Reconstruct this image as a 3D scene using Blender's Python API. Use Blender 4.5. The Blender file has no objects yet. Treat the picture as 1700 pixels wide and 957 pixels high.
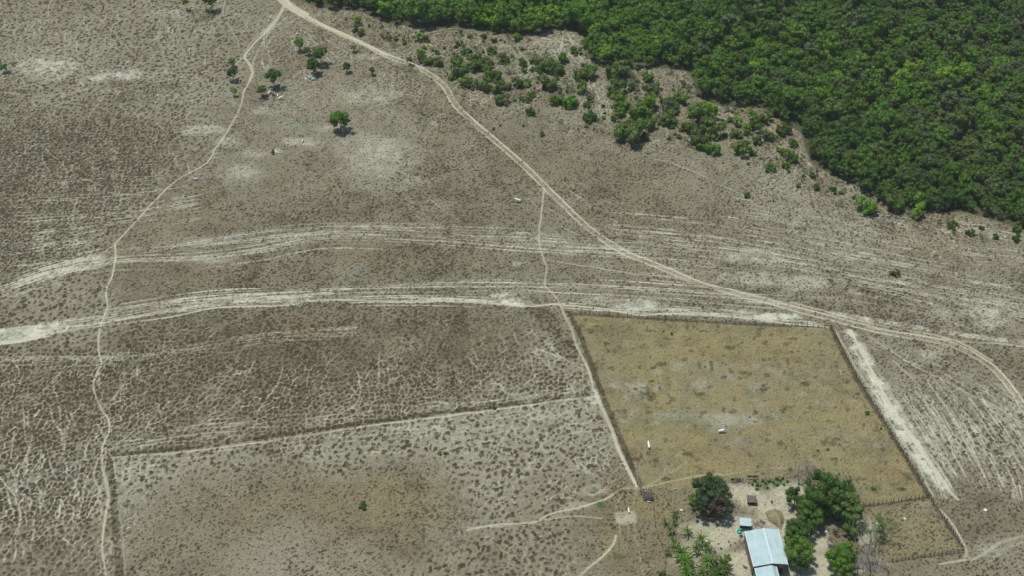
import bpy, math, random
import numpy as np
from mathutils import Vector, Matrix
S = bpy.context.scene
COL = S.collection
rng = np.random.default_rng(7)
random.seed(7)

# ------------------------------------------------------------------ camera
FP, PITCH, CAMH = 2361.0, math.radians(42.0), 270.0
cam = bpy.data.cameras.new('camera'); camo = bpy.data.objects.new('camera', cam); COL.objects.link(camo)
camo.location = (0, 0, CAMH); camo.rotation_euler = (math.radians(90) - PITCH, 0, 0)
cam.sensor_width = 36.0; cam.lens = FP * 36.0 / 1700.0; cam.clip_start = 1.0; cam.clip_end = 9000.0
S.camera = camo

# ------------------------------------------------------------------ sky and sun
SUN_DIR = Vector((-0.26, 0.13, 1.0)).normalized()          # towards the sun
elev = math.asin(SUN_DIR.z); azim = math.atan2(SUN_DIR.x, SUN_DIR.y)
w = bpy.data.worlds.new('World'); S.world = w; w.use_nodes = True
nt = w.node_tree; bg = nt.nodes['Background']
sky = nt.nodes.new('ShaderNodeTexSky'); sky.sky_type = 'NISHITA'; sky.sun_disc = False
sky.sun_elevation = elev; sky.sun_rotation = azim
nt.links.new(sky.outputs[0], bg.inputs[0]); bg.inputs[1].default_value = 0.105
sl = bpy.data.lights.new('sun', 'SUN'); sl.energy = 4.0; sl.angle = math.radians(0.6); sl.color = (1.0, 0.965, 0.89)
so = bpy.data.objects.new('sun', sl); COL.objects.link(so)
so.rotation_euler = (-SUN_DIR).to_track_quat('-Z', 'Y').to_euler()
S.view_settings.view_transform = 'Standard'; S.view_settings.look = 'None'
S.view_settings.exposure = 0.0; S.view_settings.gamma = 1.0

# ------------------------------------------------------------------ photo pixel -> world
cp, sp = math.cos(PITCH), math.sin(PITCH)
def un(px, py, z=0.0):
    a = (px - 850.0) / FP; b = -(py - 478.5) / FP
    dx = a; dy = b * sp + cp; dz = b * cp - sp
    t = (z - CAMH) / dz
    return (dx * t, dy * t, z)
def pix(X, Y, Z=0.0):
    dz = Z - CAMH
    depth = Y * cp - dz * sp; up = Y * sp + dz * cp
    return 850.0 + FP * X / depth, 478.5 - FP * up / depth
def ppm(py, z=0.0):                                   # photo pixels per metre at that row
    X, Y, Z = un(850, py, z); return FP / (Y * cp - (Z - CAMH) * sp)

# ------------------------------------------------------------------ tagging helpers
def tag(o, label=None, cat=None, group=None, kind=None):
    if label: o['label'] = label
    if cat: o['category'] = cat
    if group: o['group'] = group
    if kind: o['kind'] = kind
    return o
def empty(name, loc, rz=0.0):
    o = bpy.data.objects.new(name, None); COL.objects.link(o); o.location = loc; o.rotation_euler = (0, 0, rz)
    o.empty_display_size = 0.3
    return o
def obj(name, me, parent=None, loc=None, rot=None, scale=None):
    o = bpy.data.objects.new(name, me); COL.objects.link(o)
    if parent: o.parent = parent
    if loc is not None: o.location = loc
    if rot is not None: o.rotation_euler = rot
    if scale is not None: o.scale = scale
    return o
def copy_tree(o, parent=None):
    c = o.copy(); COL.objects.link(c); c.parent = parent
    for ch in list(o.children): copy_tree(ch, c)
    return c

# ------------------------------------------------------------------ materials
def newmat(name):
    m = bpy.data.materials.new(name); m.use_nodes = True
    return m, m.node_tree, m.node_tree.nodes['Principled BSDF']
def N(nt, t, **kw):
    n = nt.nodes.new(t)
    for k, v in kw.items(): setattr(n, k, v)
    return n
def mixc(nt, fac, a, b, blend='MIX'):
    n = N(nt, 'ShaderNodeMix', data_type='RGBA', blend_type=blend)
    for i, v in ((0, fac), (6, a), (7, b)):
        if isinstance(v, (int, float)): n.inputs[i].default_value = v
        elif isinstance(v, tuple): n.inputs[i].default_value = (*v, 1.0)
        else: nt.links.new(v, n.inputs[i])
    return n.outputs[2]
def noise(nt, scale, detail=3.0, rough=0.6, coord='Object', lo=0.3, hi=0.7, a=0.0, b=1.0):
    tc = N(nt, 'ShaderNodeTexCoord'); nz = N(nt, 'ShaderNodeTexNoise')
    nz.inputs['Scale'].default_value = scale; nz.inputs['Detail'].default_value = detail; nz.inputs['Roughness'].default_value = rough
    nt.links.new(tc.outputs[coord], nz.inputs['Vector'])
    mr = N(nt, 'ShaderNodeMapRange'); mr.inputs[1].default_value = lo; mr.inputs[2].default_value = hi
    mr.inputs[3].default_value = a; mr.inputs[4].default_value = b
    nt.links.new(nz.outputs[0], mr.inputs[0]); return mr.outputs[0]
def simple(name, c1, c2, scale=3.0, rough=0.85, bump=0.0, spec=0.3):
    m, nt, bs = newmat(name)
    f = noise(nt, scale)
    nt.links.new(mixc(nt, f, c1, c2), bs.inputs['Base Color'])
    bs.inputs['Roughness'].default_value = rough; bs.inputs['Specular IOR Level'].default_value = spec
    if bump:
        bp = N(nt, 'ShaderNodeBump'); bp.inputs['Distance'].default_value = bump
        nt.links.new(noise(nt, scale * 3), bp.inputs['Height']); nt.links.new(bp.outputs[0], bs.inputs['Normal'])
    return m
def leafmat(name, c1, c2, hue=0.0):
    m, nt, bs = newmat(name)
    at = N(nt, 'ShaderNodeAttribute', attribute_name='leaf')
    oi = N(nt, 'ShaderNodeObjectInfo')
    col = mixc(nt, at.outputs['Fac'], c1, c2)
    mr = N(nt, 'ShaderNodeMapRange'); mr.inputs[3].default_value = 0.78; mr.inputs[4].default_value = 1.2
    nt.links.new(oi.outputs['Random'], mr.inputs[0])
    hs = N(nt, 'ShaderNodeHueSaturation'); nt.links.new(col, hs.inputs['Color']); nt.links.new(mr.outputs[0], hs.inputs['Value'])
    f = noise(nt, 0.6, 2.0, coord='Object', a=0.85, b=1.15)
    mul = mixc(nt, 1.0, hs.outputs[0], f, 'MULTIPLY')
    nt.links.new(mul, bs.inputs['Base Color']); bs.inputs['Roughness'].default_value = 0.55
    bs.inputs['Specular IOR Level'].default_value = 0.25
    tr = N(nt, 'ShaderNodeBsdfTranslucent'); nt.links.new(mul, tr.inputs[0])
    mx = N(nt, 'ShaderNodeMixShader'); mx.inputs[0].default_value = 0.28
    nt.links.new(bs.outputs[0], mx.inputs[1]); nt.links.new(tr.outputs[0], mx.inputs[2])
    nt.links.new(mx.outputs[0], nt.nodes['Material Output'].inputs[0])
    return m
LEAF = {
 'lime':  leafmat('leaf_lime',  (0.125, 0.245, 0.015), (0.250, 0.410, 0.030)),
 'fresh': leafmat('leaf_fresh', (0.080, 0.185, 0.018), (0.155, 0.295, 0.028)),
 'mid':   leafmat('leaf_mid',   (0.070, 0.150, 0.018), (0.134, 0.240, 0.030)),
 'dark':  leafmat('leaf_dark',  (0.044, 0.102, 0.016), (0.094, 0.180, 0.026)),
 'dull':  leafmat('leaf_dull',  (0.040, 0.076, 0.026), (0.080, 0.126, 0.044)),
 'olive': leafmat('leaf_olive', (0.076, 0.130, 0.024), (0.138, 0.205, 0.040)),
 'grey':  leafmat('leaf_grey',  (0.080, 0.122, 0.044), (0.140, 0.190, 0.072)),
 'dry':   leafmat('leaf_dry',   (0.120, 0.118, 0.070), (0.190, 0.180, 0.115)),
 'red':   leafmat('leaf_red',   (0.085, 0.058, 0.040), (0.130, 0.088, 0.060)),
}
KIND_WORD = {'lime': 'lime green', 'fresh': 'bright green', 'mid': 'mid green', 'dark': 'dark green', 'dull': 'dull green', 'olive': 'olive green', 'grey': 'grey green', 'dry': 'grey brown', 'red': 'reddish'}
M_bark = simple('bark', (0.10, 0.08, 0.06), (0.20, 0.17, 0.13), 4, bump=0.02)
M_dead = simple('dead_wood', (0.20, 0.185, 0.16), (0.34, 0.32, 0.28), 3)
M_post = simple('post_wood', (0.035, 0.03, 0.025), (0.085, 0.075, 0.06), 5)
M_wire = simple('wire', (0.10, 0.09, 0.08), (0.16, 0.14, 0.12), 5, 0.5)
M_white = simple('white_hide', (0.62, 0.60, 0.54), (0.78, 0.76, 0.70), 2)
M_black = simple('black_hide', (0.012, 0.011, 0.012), (0.03, 0.025, 0.025), 2)
M_brownh = simple('brown_hide', (0.14, 0.07, 0.045), (0.22, 0.11, 0.07), 2)
M_horn = simple('horn', (0.06, 0.055, 0.05), (0.12, 0.11, 0.1), 2)

# ------------------------------------------------------------------ ground fields
DX = 0.25
X0, X1, Y0, Y1 = -214.0, 214.0, 178.0, 484.0
gx = np.arange(X0, X1, DX); gy = np.arange(Y0, Y1, DX)
NX, NY = len(gx), len(gy)
XX, YY = np.meshgrid(gx, gy)                      # [NY,NX]
XX = XX.astype(np.float32); YY = YY.astype(np.float32)
PX, PY = pix(XX, YY)
def vnoise(cell, seed, x=None, y=None):
    x = XX if x is None else x; y = YY if y is None else y
    r = np.random.default_rng(seed)
    L = r.random((int((Y1 - Y0) / cell) + 12, int((X1 - X0) / cell) + 12)).astype(np.float32)
    fx = np.clip((x - X0) / cell + 3, 0, L.shape[1] - 2.001); fy = np.clip((y - Y0) / cell + 3, 0, L.shape[0] - 2.001)
    ix = fx.astype(np.int32); iy = fy.astype(np.int32); fx = fx - ix; fy = fy - iy
    fx = fx * fx * (3 - 2 * fx); fy = fy * fy * (3 - 2 * fy)
    return (L[iy, ix] * (1 - fx) + L[iy, ix + 1] * fx) * (1 - fy) + (L[iy + 1, ix] * (1 - fx) + L[iy + 1, ix + 1] * fx) * fy
def fbm(cell, seed, octs=4, x=None, y=None, g=0.55):
    s = 0; a = 1; t = 0
    for i in range(octs):
        s = s + a * vnoise(cell / 2 ** i, seed + 31 * i, x, y); t += a; a *= g
    return s / t
def worley(x, y, size, seed, jit=0.85, sites=False):
    r = np.random.default_rng(seed)
    n = 1024
    jx = r.random((n, n)).astype(np.float32); jy = r.random((n, n)).astype(np.float32); jv = r.random((n, n)).astype(np.float32)
    u = (x - X0) / size + 8; v = (y - Y0) / size + 8
    iu = np.floor(u).astype(np.int32); iv = np.floor(v).astype(np.int32)
    f1 = np.full(u.shape, 9.0, np.float32); f2 = f1.copy(); val = np.zeros(u.shape, np.float32)
    if sites: p1x = val.copy(); p1y = val.copy(); p2x = val.copy(); p2y = val.copy()
    for a in (-1, 0, 1):
        for b in (-1, 0, 1):
            ci = (iu + a) % n; cj = (iv + b) % n
            sx = iu + a + 0.5 + (jx[cj, ci] - 0.5) * jit; sy = iv + b + 0.5 + (jy[cj, ci] - 0.5) * jit
            d = np.hypot(sx - u, sy - v)
            m = d < f1
            if sites:
                m2 = (~m) & (d < f2)
                p2x = np.where(m, p1x, np.where(m2, sx, p2x)); p2y = np.where(m, p1y, np.where(m2, sy, p2y))
                p1x = np.where(m, sx, p1x); p1y = np.where(m, sy, p1y)
            f2 = np.where(m, f1, np.minimum(f2, d)); val = np.where(m, jv[cj, ci], val); f1 = np.where(m, d, f1)
    return (f1, f2, val, p1x * size, p1y * size, p2x * size, p2y * size) if sites else (f1, f2, val)
def sstep(a, b, x):
    t = np.clip((x - a) / (b - a), 0, 1); return t * t * (3 - 2 * t)
def poly_mask(pts):                                # points in photo pixels, tested on the ground
    W = [un(*p)[:2] for p in pts]
    xs = [p[0] for p in W]; ys = [p[1] for p in W]
    i0 = max(0, int((min(xs) - X0) / DX)); i1 = min(NX, int((max(xs) - X0) / DX) + 2)
    j0 = max(0, int((min(ys) - Y0) / DX)); j1 = min(NY, int((max(ys) - Y0) / DX) + 2)
    M = np.zeros((NY, NX), bool); x = XX[j0:j1, i0:i1]; y = YY[j0:j1, i0:i1]
    ins = np.zeros(x.shape, bool)
    for k in range(len(W)):
        (ax, ay), (bx, by) = W[k - 1], W[k]
        if ay == by: continue
        c = ((y < ay) != (y < by)) & (x < (bx - ax) * (y - ay) / (by - ay) + ax)
        ins ^= c
    M[j0:j1, i0:i1] = ins
    return M
def blur(A, n):
    A = A.astype(np.float32)
    for ax in (0, 1):
        P = np.pad(A, [(n + 1, n) if i == ax else (0, 0) for i in (0, 1)], mode='edge')
        C = np.cumsum(P, axis=ax, dtype=np.float64)
        A = ((C.take(range(2 * n + 1, C.shape[ax]), axis=ax) - C.take(range(0, C.shape[ax] - 2 * n - 1), axis=ax)) / (2 * n + 1)).astype(np.float32)
    return A
def stroke(F, pts, width, strength=1.0, world=False, fade=0.0):
    """soft line of a given width in metres, written with max()"""
    W = pts if world else [un(*p)[:2] for p in pts]
    n = len(W) - 1
    for k in range(n):
        (ax, ay), (bx, by) = W[k], W[k + 1]
        r = width * 0.9 + DX
        i0 = int((min(ax, bx) - r - X0) / DX); i1 = int((max(ax, bx) + r - X0) / DX) + 2
        j0 = int((min(ay, by) - r - Y0) / DX); j1 = int((max(ay, by) + r - Y0) / DX) + 2
        i0 = max(i0, 0); j0 = max(j0, 0); i1 = min(i1, NX); j1 = min(j1, NY)
        if i1 <= i0 or j1 <= j0: continue
        x = gx[i0:i1][None, :]; y = gy[j0:j1][:, None]
        dx, dy = bx - ax, by - ay; L = dx * dx + dy * dy + 1e-9
        t = np.clip(((x - ax) * dx + (y - ay) * dy) / L, 0, 1)
        d = np.hypot(x - ax - t * dx, y - ay - t * dy)
        s = strength
        if fade: s = strength * (np.clip((k + t) / n / fade, 0, 1) * np.clip((1 - (k + t) / n) / fade, 0, 1))
        v = s * sstep(width * 0.5 + DX * 0.75, width * 0.5 - DX * 0.75, d)
        F[j0:j1, i0:i1] = np.maximum(F[j0:j1, i0:i1], v)
def resample(pts, step):                           # smooth Catmull-Rom through pixel points, in world metres
    W = np.array([un(*p)[:2] for p in pts])
    if len(W) == 2: P = np.vstack([2 * W[0] - W[1], W, 2 * W[1] - W[0]])
    else: P = np.vstack([2 * W[0] - W[1], W, 2 * W[-1] - W[-2]])
    out = []
    for i in range(1, len(P) - 2):
        p0, p1, p2, p3 = P[i - 1:i + 3]; n = max(2, int(np.linalg.norm(p2 - p1) / step))
        for t in np.linspace(0, 1, n, endpoint=False):
            out.append(0.5 * ((2 * p1) + (-p0 + p2) * t + (2 * p0 - 5 * p1 + 4 * p2 - p3) * t * t + (-p0 + 3 * p1 - 3 * p2 + p3) * t ** 3))
    out.append(P[-2]); return np.array(out)
def offset(P, d):
    T = np.gradient(P, axis=0); T /= np.linalg.norm(T, axis=1)[:, None] + 1e-9
    Nn = np.stack([-T[:, 1], T[:, 0]], 1)
    return P + Nn * (d if np.isscalar(d) else np.asarray(d)[:, None])
def wig(n, amp, cell, r):
    k = r.normal(0, amp, max(4, int(n / cell) + 4)); x = np.arange(n) / cell
    i = x.astype(int); f = x - i; f = f * f * (3 - 2 * f); return k[i] * (1 - f) + k[i + 1] * f
def line(F, pts, width, strength=1.0, wiggle=0.0, off=0.0, seed=1, fade=0.0, cell=4, patch=0.0):
    P = resample(pts, 1.5); r = np.random.default_rng(seed)
    P = offset(P, off + (wig(len(P), wiggle, cell, r) if wiggle else 0.0))
    if patch:
        s = np.clip(0.88 + wig(len(P), patch, 6, r), 0.2, 1) * strength
        for k in range(len(P) - 1): stroke(F, [P[k], P[k + 1]], width, s[k], True)
    else: stroke(F, [tuple(p) for p in P], width, strength, True, fade)
def bundle(F, pts, spread, n, width=(0.25, 0.45), strength=(0.3, 0.8), length=(0.08, 0.35), wiggle=0.12, seed=1, drift=0.0, cell=6):
    r = np.random.default_rng(seed); P = resample(pts, 1.5); m = len(P)
    for _ in range(n):
        L = int(m * r.uniform(*length)); a = int(r.uniform(-0.05, 1.0) * m); b = min(m, a + max(6, L)); a = max(a, 0)
        if b - a < 5: continue
        o = r.normal(0, spread * 0.55)
        q = offset(P, o)[a:b]; q = offset(q, wig(len(q), wiggle, cell, r) + np.linspace(0, r.normal(0, drift) if drift else 0, len(q)))
        stroke(F, [tuple(p) for p in q], r.uniform(*width), r.uniform(*strength), True, 0.3)
def field(points, sig=80.0):
    """normalised gaussian blend of control values given at photo pixels, worked out on a 4 m lattice of the ground"""
    cx = np.arange(X0, X1 + 8, 4.0); cy = np.arange(Y0, Y1 + 8, 4.0); GX, GY = np.meshgrid(cx, cy)
    px, py = pix(GX, GY); K = len(points[0]) - 2; acc = np.zeros((K,) + GX.shape); wt = np.full(GX.shape, 1e-9)
    for p in points:
        g = np.exp(-((px - p[0]) ** 2 + ((py - p[1]) * 1.35) ** 2) / (2 * sig * sig)) + 1e-7; wt += g
        for k in range(K): acc[k] += g * p[2 + k]
    acc /= wt
    fx = (XX - X0) / 4.0; fy = (YY - Y0) / 4.0; ix = fx.astype(int); iy = fy.astype(int); fx -= ix; fy -= iy
    return [((a[iy, ix] * (1 - fx) + a[iy, ix + 1] * fx) * (1 - fy) + (a[iy + 1, ix] * (1 - fx) + a[iy + 1, ix + 1] * fx) * fy).astype(np.float32) for a in acc]
def blobs(F, lst, seed=3):
    for (px, py, rx, ry, s) in lst:
        cx, cy, _ = un(px, py); wx = rx / ppm(py); wy = abs(un(px, py - ry)[1] - un(px, py + ry)[1]) / 2
        R = 1.5
        i0 = max(0, int((cx - wx * R - X0) / DX)); i1 = min(NX, int((cx + wx * R - X0) / DX) + 1)
        j0 = max(0, int((cy - wy * R - Y0) / DX)); j1 = min(NY, int((cy + wy * R - Y0) / DX) + 1)
        if i1 <= i0 or j1 <= j0: continue
        d = np.hypot((XX[j0:j1, i0:i1] - cx) / wx, (YY[j0:j1, i0:i1] - cy) / wy) + (BN[j0:j1, i0:i1] - 0.5) * 1.3
        F[j0:j1, i0:i1] = np.maximum(F[j0:j1, i0:i1], s * sstep(1.15, 0.35, d))

BN = fbm(6.0, 11, 4)
# px, py, dark cover, paleness, big cells, warm
CP = [
 (40,30,.45,.55,.7,.5),(180,40,.40,.62,.7,.3),(330,60,.45,.5,.6,.3),(430,40,.40,.55,.4,.3),
 (60,110,.45,.75,.8,.2),(200,110,.50,.70,.8,.2),(320,120,.55,.5,.8,.4),(90,190,.60,.55,.9,.3),(230,180,.65,.5,.9,.3),(340,190,.45,.7,.6,.2),
 (60,260,.82,.5,.9,.2),(180,250,.80,.5,.9,.2),(290,260,.72,.35,.7,.5),(60,330,.80,.55,.9,.1),(180,320,.75,.5,.8,.2),(60,400,.80,.6,.9,.1),(150,390,.60,.55,.6,.3),
 (330,330,.30,.35,.1,.6),(430,300,.25,.45,.0,.6),(400,250,.15,.75,.0,.1),(380,370,.35,.4,.1,.6),(300,400,.30,.45,.1,.4),(480,330,.35,.35,.0,.6),
 (250,450,.35,.35,.2,.3),(80,500,.70,.5,.8,.2),(400,460,.45,.45,.1,.3),(520,450,.50,.5,.1,.2),
 (480,120,.35,.5,.2,.5),(520,180,.20,.60,.0,.4),(620,150,.20,.6,.0,.3),(480,220,.25,.5,.0,.5),(560,230,.20,.65,.0,.3),(700,190,.40,.45,.1,.5),(640,260,.12,.85,.0,.0),(700,330,.45,.4,.1,.4),(800,330,.50,.35,.1,.5),(780,260,.45,.45,.0,.4),(600,330,.35,.4,.0,.4),(620,440,.30,.35,.0,.6),(740,430,.50,.45,.1,.4),(860,450,.35,.45,.1,.3),(560,60,.45,.5,.2,.5),(640,90,.45,.55,.2,.4),
 (740,90,.50,.55,.3,.7),(860,50,.45,.7,.4,.7),(900,90,.40,.7,.4,.6),(1000,140,.3,.6,.2,.7),(900,180,.35,.40,.1,.5),(980,230,.30,.42,.0,.5),(900,250,.40,.40,.0,.4),(1000,320,.45,.42,.0,.4),(1100,280,.35,.5,.0,.4),(1150,180,.35,.55,.2,.6),(1200,300,.25,.55,.0,.3),(1300,300,.35,.6,.2,.5),(1300,230,.4,.6,.3,.7),
 (1050,360,.45,.45,.0,.3),(1200,370,.35,.5,.0,.2),(1350,370,.30,.65,.0,.2),(1450,380,.40,.6,.3,.5),(1600,380,.45,.55,.4,.6),
 (1100,470,.35,.5,.0,.2),(1250,440,.30,.62,.0,.1),(1400,440,.28,.62,.0,.1),(1550,440,.35,.42,.0,.4),(1660,440,.30,.6,.0,.2),(1450,520,.50,.5,.1,.2),(1600,500,.40,.5,.1,.2),(1680,520,.35,.5,.0,.4),
 (1520,600,.38,.5,.1,.2),(1610,640,.50,.4,.2,.3),(1480,640,.30,.55,.1,.1),(1560,700,.50,.7,.7,.1),(1650,720,.50,.7,.7,.1),(1600,790,.42,.65,.6,.2),(1500,690,.2,.85,.0,.0),
 (1620,850,.30,.30,.0,.7),(1680,830,.25,.35,.0,.6),(1650,930,.20,.45,.0,.4),(1560,880,.2,.35,.0,.6),(1500,870,.18,.38,.0,.7),(1690,940,.3,.6,.1,.1),
 (60,590,.72,.42,.6,.4),(100,530,.3,.7,.2,.2),(300,560,.70,.35,.5,.4),(250,640,.72,.48,.7,.4),(60,680,.80,.60,1.,.2),(150,720,.80,.62,1.,.2),(90,800,.80,.85,1.,.0),(90,880,.70,.6,.8,.3),(60,940,.45,.45,.4,.3),(190,940,.5,.4,.4,.3),
 (400,540,.62,.35,.3,.6),(520,540,.55,.35,.2,.8),(420,640,.72,.45,.7,.3),(560,600,.65,.3,.4,.6),(600,660,.72,.6,.8,.3),(720,640,.70,.55,.8,.3),(700,560,.55,.4,.3,.4),(820,560,.60,.35,.3,.6),(860,640,.66,.62,.8,.3),(300,700,.76,.52,.8,.3),(450,700,.72,.45,.7,.3),(930,600,.55,.6,.6,.2),(905,545,.45,.65,.5,.2),
 (240,790,.42,.88,.62,.0),(400,760,.46,.88,.62,.0),(560,740,.44,.9,.55,.0),(700,720,.42,.98,.55,.0),(850,700,.36,.98,.5,.0),(960,690,.40,.92,.5,.0),(920,770,.52,.82,.8,.1),(820,760,.45,.85,.6,.1),(980,760,.42,.75,.6,.2),
 (330,840,.30,.35,.1,.9),(280,920,.25,.5,.1,.3),(450,830,.32,.45,.1,.9),(560,850,.30,.40,.1,1.),(680,820,.38,.32,.1,1.),(700,870,.34,.32,.1,1.),(480,900,.22,.70,.1,.2),(600,930,.30,.70,.3,.2),(760,930,.42,.55,.6,.3),(880,900,.50,.6,.8,.2),(850,830,.48,.65,.7,.2),(960,930,.30,.5,.3,.4),
 (1040,820,.35,.3,.2,1.),(1060,880,.30,.28,.2,1.),(1040,940,.30,.25,.2,.7),(1110,860,.2,.4,.0,.6),(1120,830,.2,.4,.0,.7),
 (1000,570,.22,.3,.0,.8),(1100,600,.22,.35,.0,.6),(1200,600,.20,.4,.0,.5),(1300,600,.20,.4,.0,.5),(1200,700,.2,.5,.0,.2),(1350,700,.22,.45,.0,.3),(1120,760,.25,.35,.0,.8),(1350,780,.2,.4,.0,.6),(1420,760,.22,.35,.0,.6),
 (1050,60,.6,.3,.1,.7),(1250,80,.6,.3,.1,.7),(1450,150,.6,.3,.1,.7),(1600,280,.6,.3,.1,.7),
]
T, A, BIG, WRM = field(CP, 52.0)
T = T + (fbm(14.0, 21) - 0.5) * 0.40 + (fbm(5.0, 25, 2) - 0.5) * 0.22 + (fbm(45.0, 22, 2) - 0.5) * 0.15; A = np.clip(A * 0.92 + (fbm(10.0, 23) - 0.5) * 0.5, 0, 1)
# cell network: clumps of dry grass with trodden ground between them
wx = (fbm(3.2, 41, 2) - 0.5) * 1.5; wy = (fbm(3.2, 42, 2) - 0.5) * 1.5
f1, f2, v1, s1x, s1y, s2x, s2y = worley(XX + wx, (YY + wy) * 0.86, 1.30, 51, .95, True)
hf = fbm(0.62, 43, 2)
big = sstep(0.02, 0.16, (f2 - f1) - (0.81 - T * 0.75) * 0.45 + (hf - 0.5) * 0.55) * (0.58 + 0.42 * v1)
blob = sstep(0.09, -0.07, f1 - (0.13 + 0.58 * T) * (.4 + .6 * v1) + (hf - .5) * .75) * (.6 + .4 * v1)
tt = sstep(.46, .66, T); big = big * tt + blob * (1 - tt)
f1s, f2s, v2 = worley(XX + wx * 0.6, YY + wy * 0.6, 0.86, 52, 1.0)
small = sstep(0.08, -0.06, f1s - 0.56 * (0.25 + 0.75 * v2) * (0.35 + T) + (hf - .5) * .35) * (0.6 + 0.4 * vnoise(2.2, 45))
B = sstep(0.22, 0.58, BIG + (fbm(12.0, 24) - 0.5) * 0.5)
grain = fbm(0.9, 46, 2)
D = (big * B + small * (1 - B)) * (0.75 + 0.45 * grain) + 0.25 * sstep(0.45, 0.75, T) * (1 - B * 0.6)
D += 0.28 * sstep(0.5, 0.72, fbm(5.0, 47, 3)) * (1 - B) * sstep(0.1, 0.4, T)
D = np.clip(D, 0, 1)

Sd = np.zeros((NY, NX), np.float32)     # cream sand of worn tracks
Bl = np.zeros_like(Sd); Gr = np.zeros_like(Sd); Li = np.zeros_like(Sd); Dk = np.zeros_like(Sd)
Road = np.zeros_like(Sd); Foot = np.zeros_like(Sd); Wash = np.zeros_like(Sd)

Sb = np.zeros_like(Sd)
def trails(th, w_, seed, keep=.75):
    """long winding trails that follow the gaps between clumps: gaps where the two nearest clumps fall in different stripes"""
    c_, s_ = math.cos(th), math.sin(th)
    wob = (fbm(22., seed, 2) - .5) * 14.0
    r = np.random.default_rng(seed); R = r.random(4096).astype(np.float32)
    g1 = np.floor((s1x * c_ - s1y / .86 * s_ + wob) / w_ + 500); g2 = np.floor((s2x * c_ - s2y / .86 * s_ + wob) / w_ + 500)
    k = R[(np.maximum(g1, g2).astype(int)) % 4096]
    seg = vnoise(9.0, seed + 2)
    return (g1 != g2) * sstep(.20, .05, f2 - f1) * np.clip((k - (1 - keep)) * 3, 0, 1) * sstep(.22, .45, seg)
NC = [(60,230,.35),(150,300,.3),(60,350,.35),(250,120,.35),(100,60,.3),(350,60,.4),(440,60,.6),(520,70,.5),(470,100,.4),(640,80,.5),(900,90,.8),(960,130,.7),(1100,160,.6),(1330,260,.7),(1400,320,.5),(1600,380,.5),
 (60,640,.6),(120,700,.9),(60,800,1.),(130,820,1.),(80,880,.8),(60,950,.2),(190,700,.8),(220,650,.6),(300,620,.45),(330,700,.55),(450,690,.55),(560,640,.6),(650,650,.7),(760,650,.7),(860,650,.7),(940,620,.7),(900,560,.4),(600,560,.1),(400,560,.2),(240,570,.3),
 (300,770,.5),(450,750,.5),(600,730,.5),(750,710,.5),(900,730,.7),(960,770,.6),(880,800,.5),(900,880,.4),(820,900,.3),(940,700,.6),(500,850,0),(300,850,0),(700,850,0),(500,930,0),
 (1500,640,.2),(1560,700,.9),(1640,720,.9),(1600,780,.8),(1690,760,.8),(1500,760,.3),(1640,860,0),(1560,880,0),(600,300,0),(800,300,0),(1000,300,0),(1200,350,0),(1000,450,0),(1400,450,0),(600,430,0),(800,440,0),(1200,600,0),(1100,700,0),(1300,700,0),(1150,870,0),(1050,880,.1),(1300,850,0),(1650,560,0),(1400,560,0),(300,470,.1),(80,520,.3)]
(NW,) = field([(a, b, c) for a, b, c in NC], 50.0)
tl = np.maximum(trails(.22, 2.4, 151, .88), .6 * trails(1.2, 5.0, 152, .5)); tm = np.maximum(trails(.62, 2.8, 161, .8), .7 * trails(-.1, 4.0, 162, .5)); tr = np.maximum(trails(-.42, 2.6, 171, .9), .5 * trails(.5, 5.0, 172, .5))
a_ = sstep(230, 330, PX); b_ = sstep(1300, 1400, PX)
NWn = np.clip(NW * 1.2 + (fbm(9., 155) - .5) * .8 * (NW > .05), 0, 1)
Sb = np.maximum(Sb, (tl * (1 - a_) + tm * a_ * (1 - b_) + tr * b_) * NWn * .85)
Snet = Sb.copy(); Sb[:] = 0
# ---- main dirt road, twin ruts
ROAD = [(462,-30),(474,2),(492,17),(530,40),(590,67),(640,91),(680,106),(710,121),(738,143),(752,168),(775,193),(810,223),(850,257),(885,289),(915,320),(950,353),(985,384),(1010,402),(1040,420),(1070,432),(1120,453),(1160,470),(1200,482),(1250,495),(1310,511),(1370,527),(1420,541),(1480,554),(1540,564),(1590,578),(1640,606),(1678,645),(1703,685),(1750,760)]
line(Road, ROAD, 2.6, 1.0)
line(Sd, ROAD, 2.3, 0.18)
line(Sd, ROAD, 0.52, 1.0, off=0.9, wiggle=0.08, seed=2, patch=0.2)
line(Sd, ROAD, 0.42, 0.95, off=-0.95, wiggle=0.10, seed=3, patch=0.35)
line(Sd, [(474,2),(492,17),(530,40),(590,67),(640,91)], 1.6, 0.75, off=0.3)
line(Sd, [(466,-4),(474,4),(484,12),(505,24)], 3.6, 0.7)
line(Sd, [(1310,511),(1370,527),(1420,541),(1480,554),(1540,564),(1590,578),(1640,606)], 0.6, .6, off=2.0, patch=.4)
line(Wash, [(1380,530),(1440,541),(1500,551),(1560,561),(1640,572),(1720,580)], 1.8, .5, off=2.2, patch=.5)
line(Sd, [(1440,545),(1520,558),(1600,569),(1660,572),(1720,579)], 0.7, .55, patch=.4)
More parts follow.
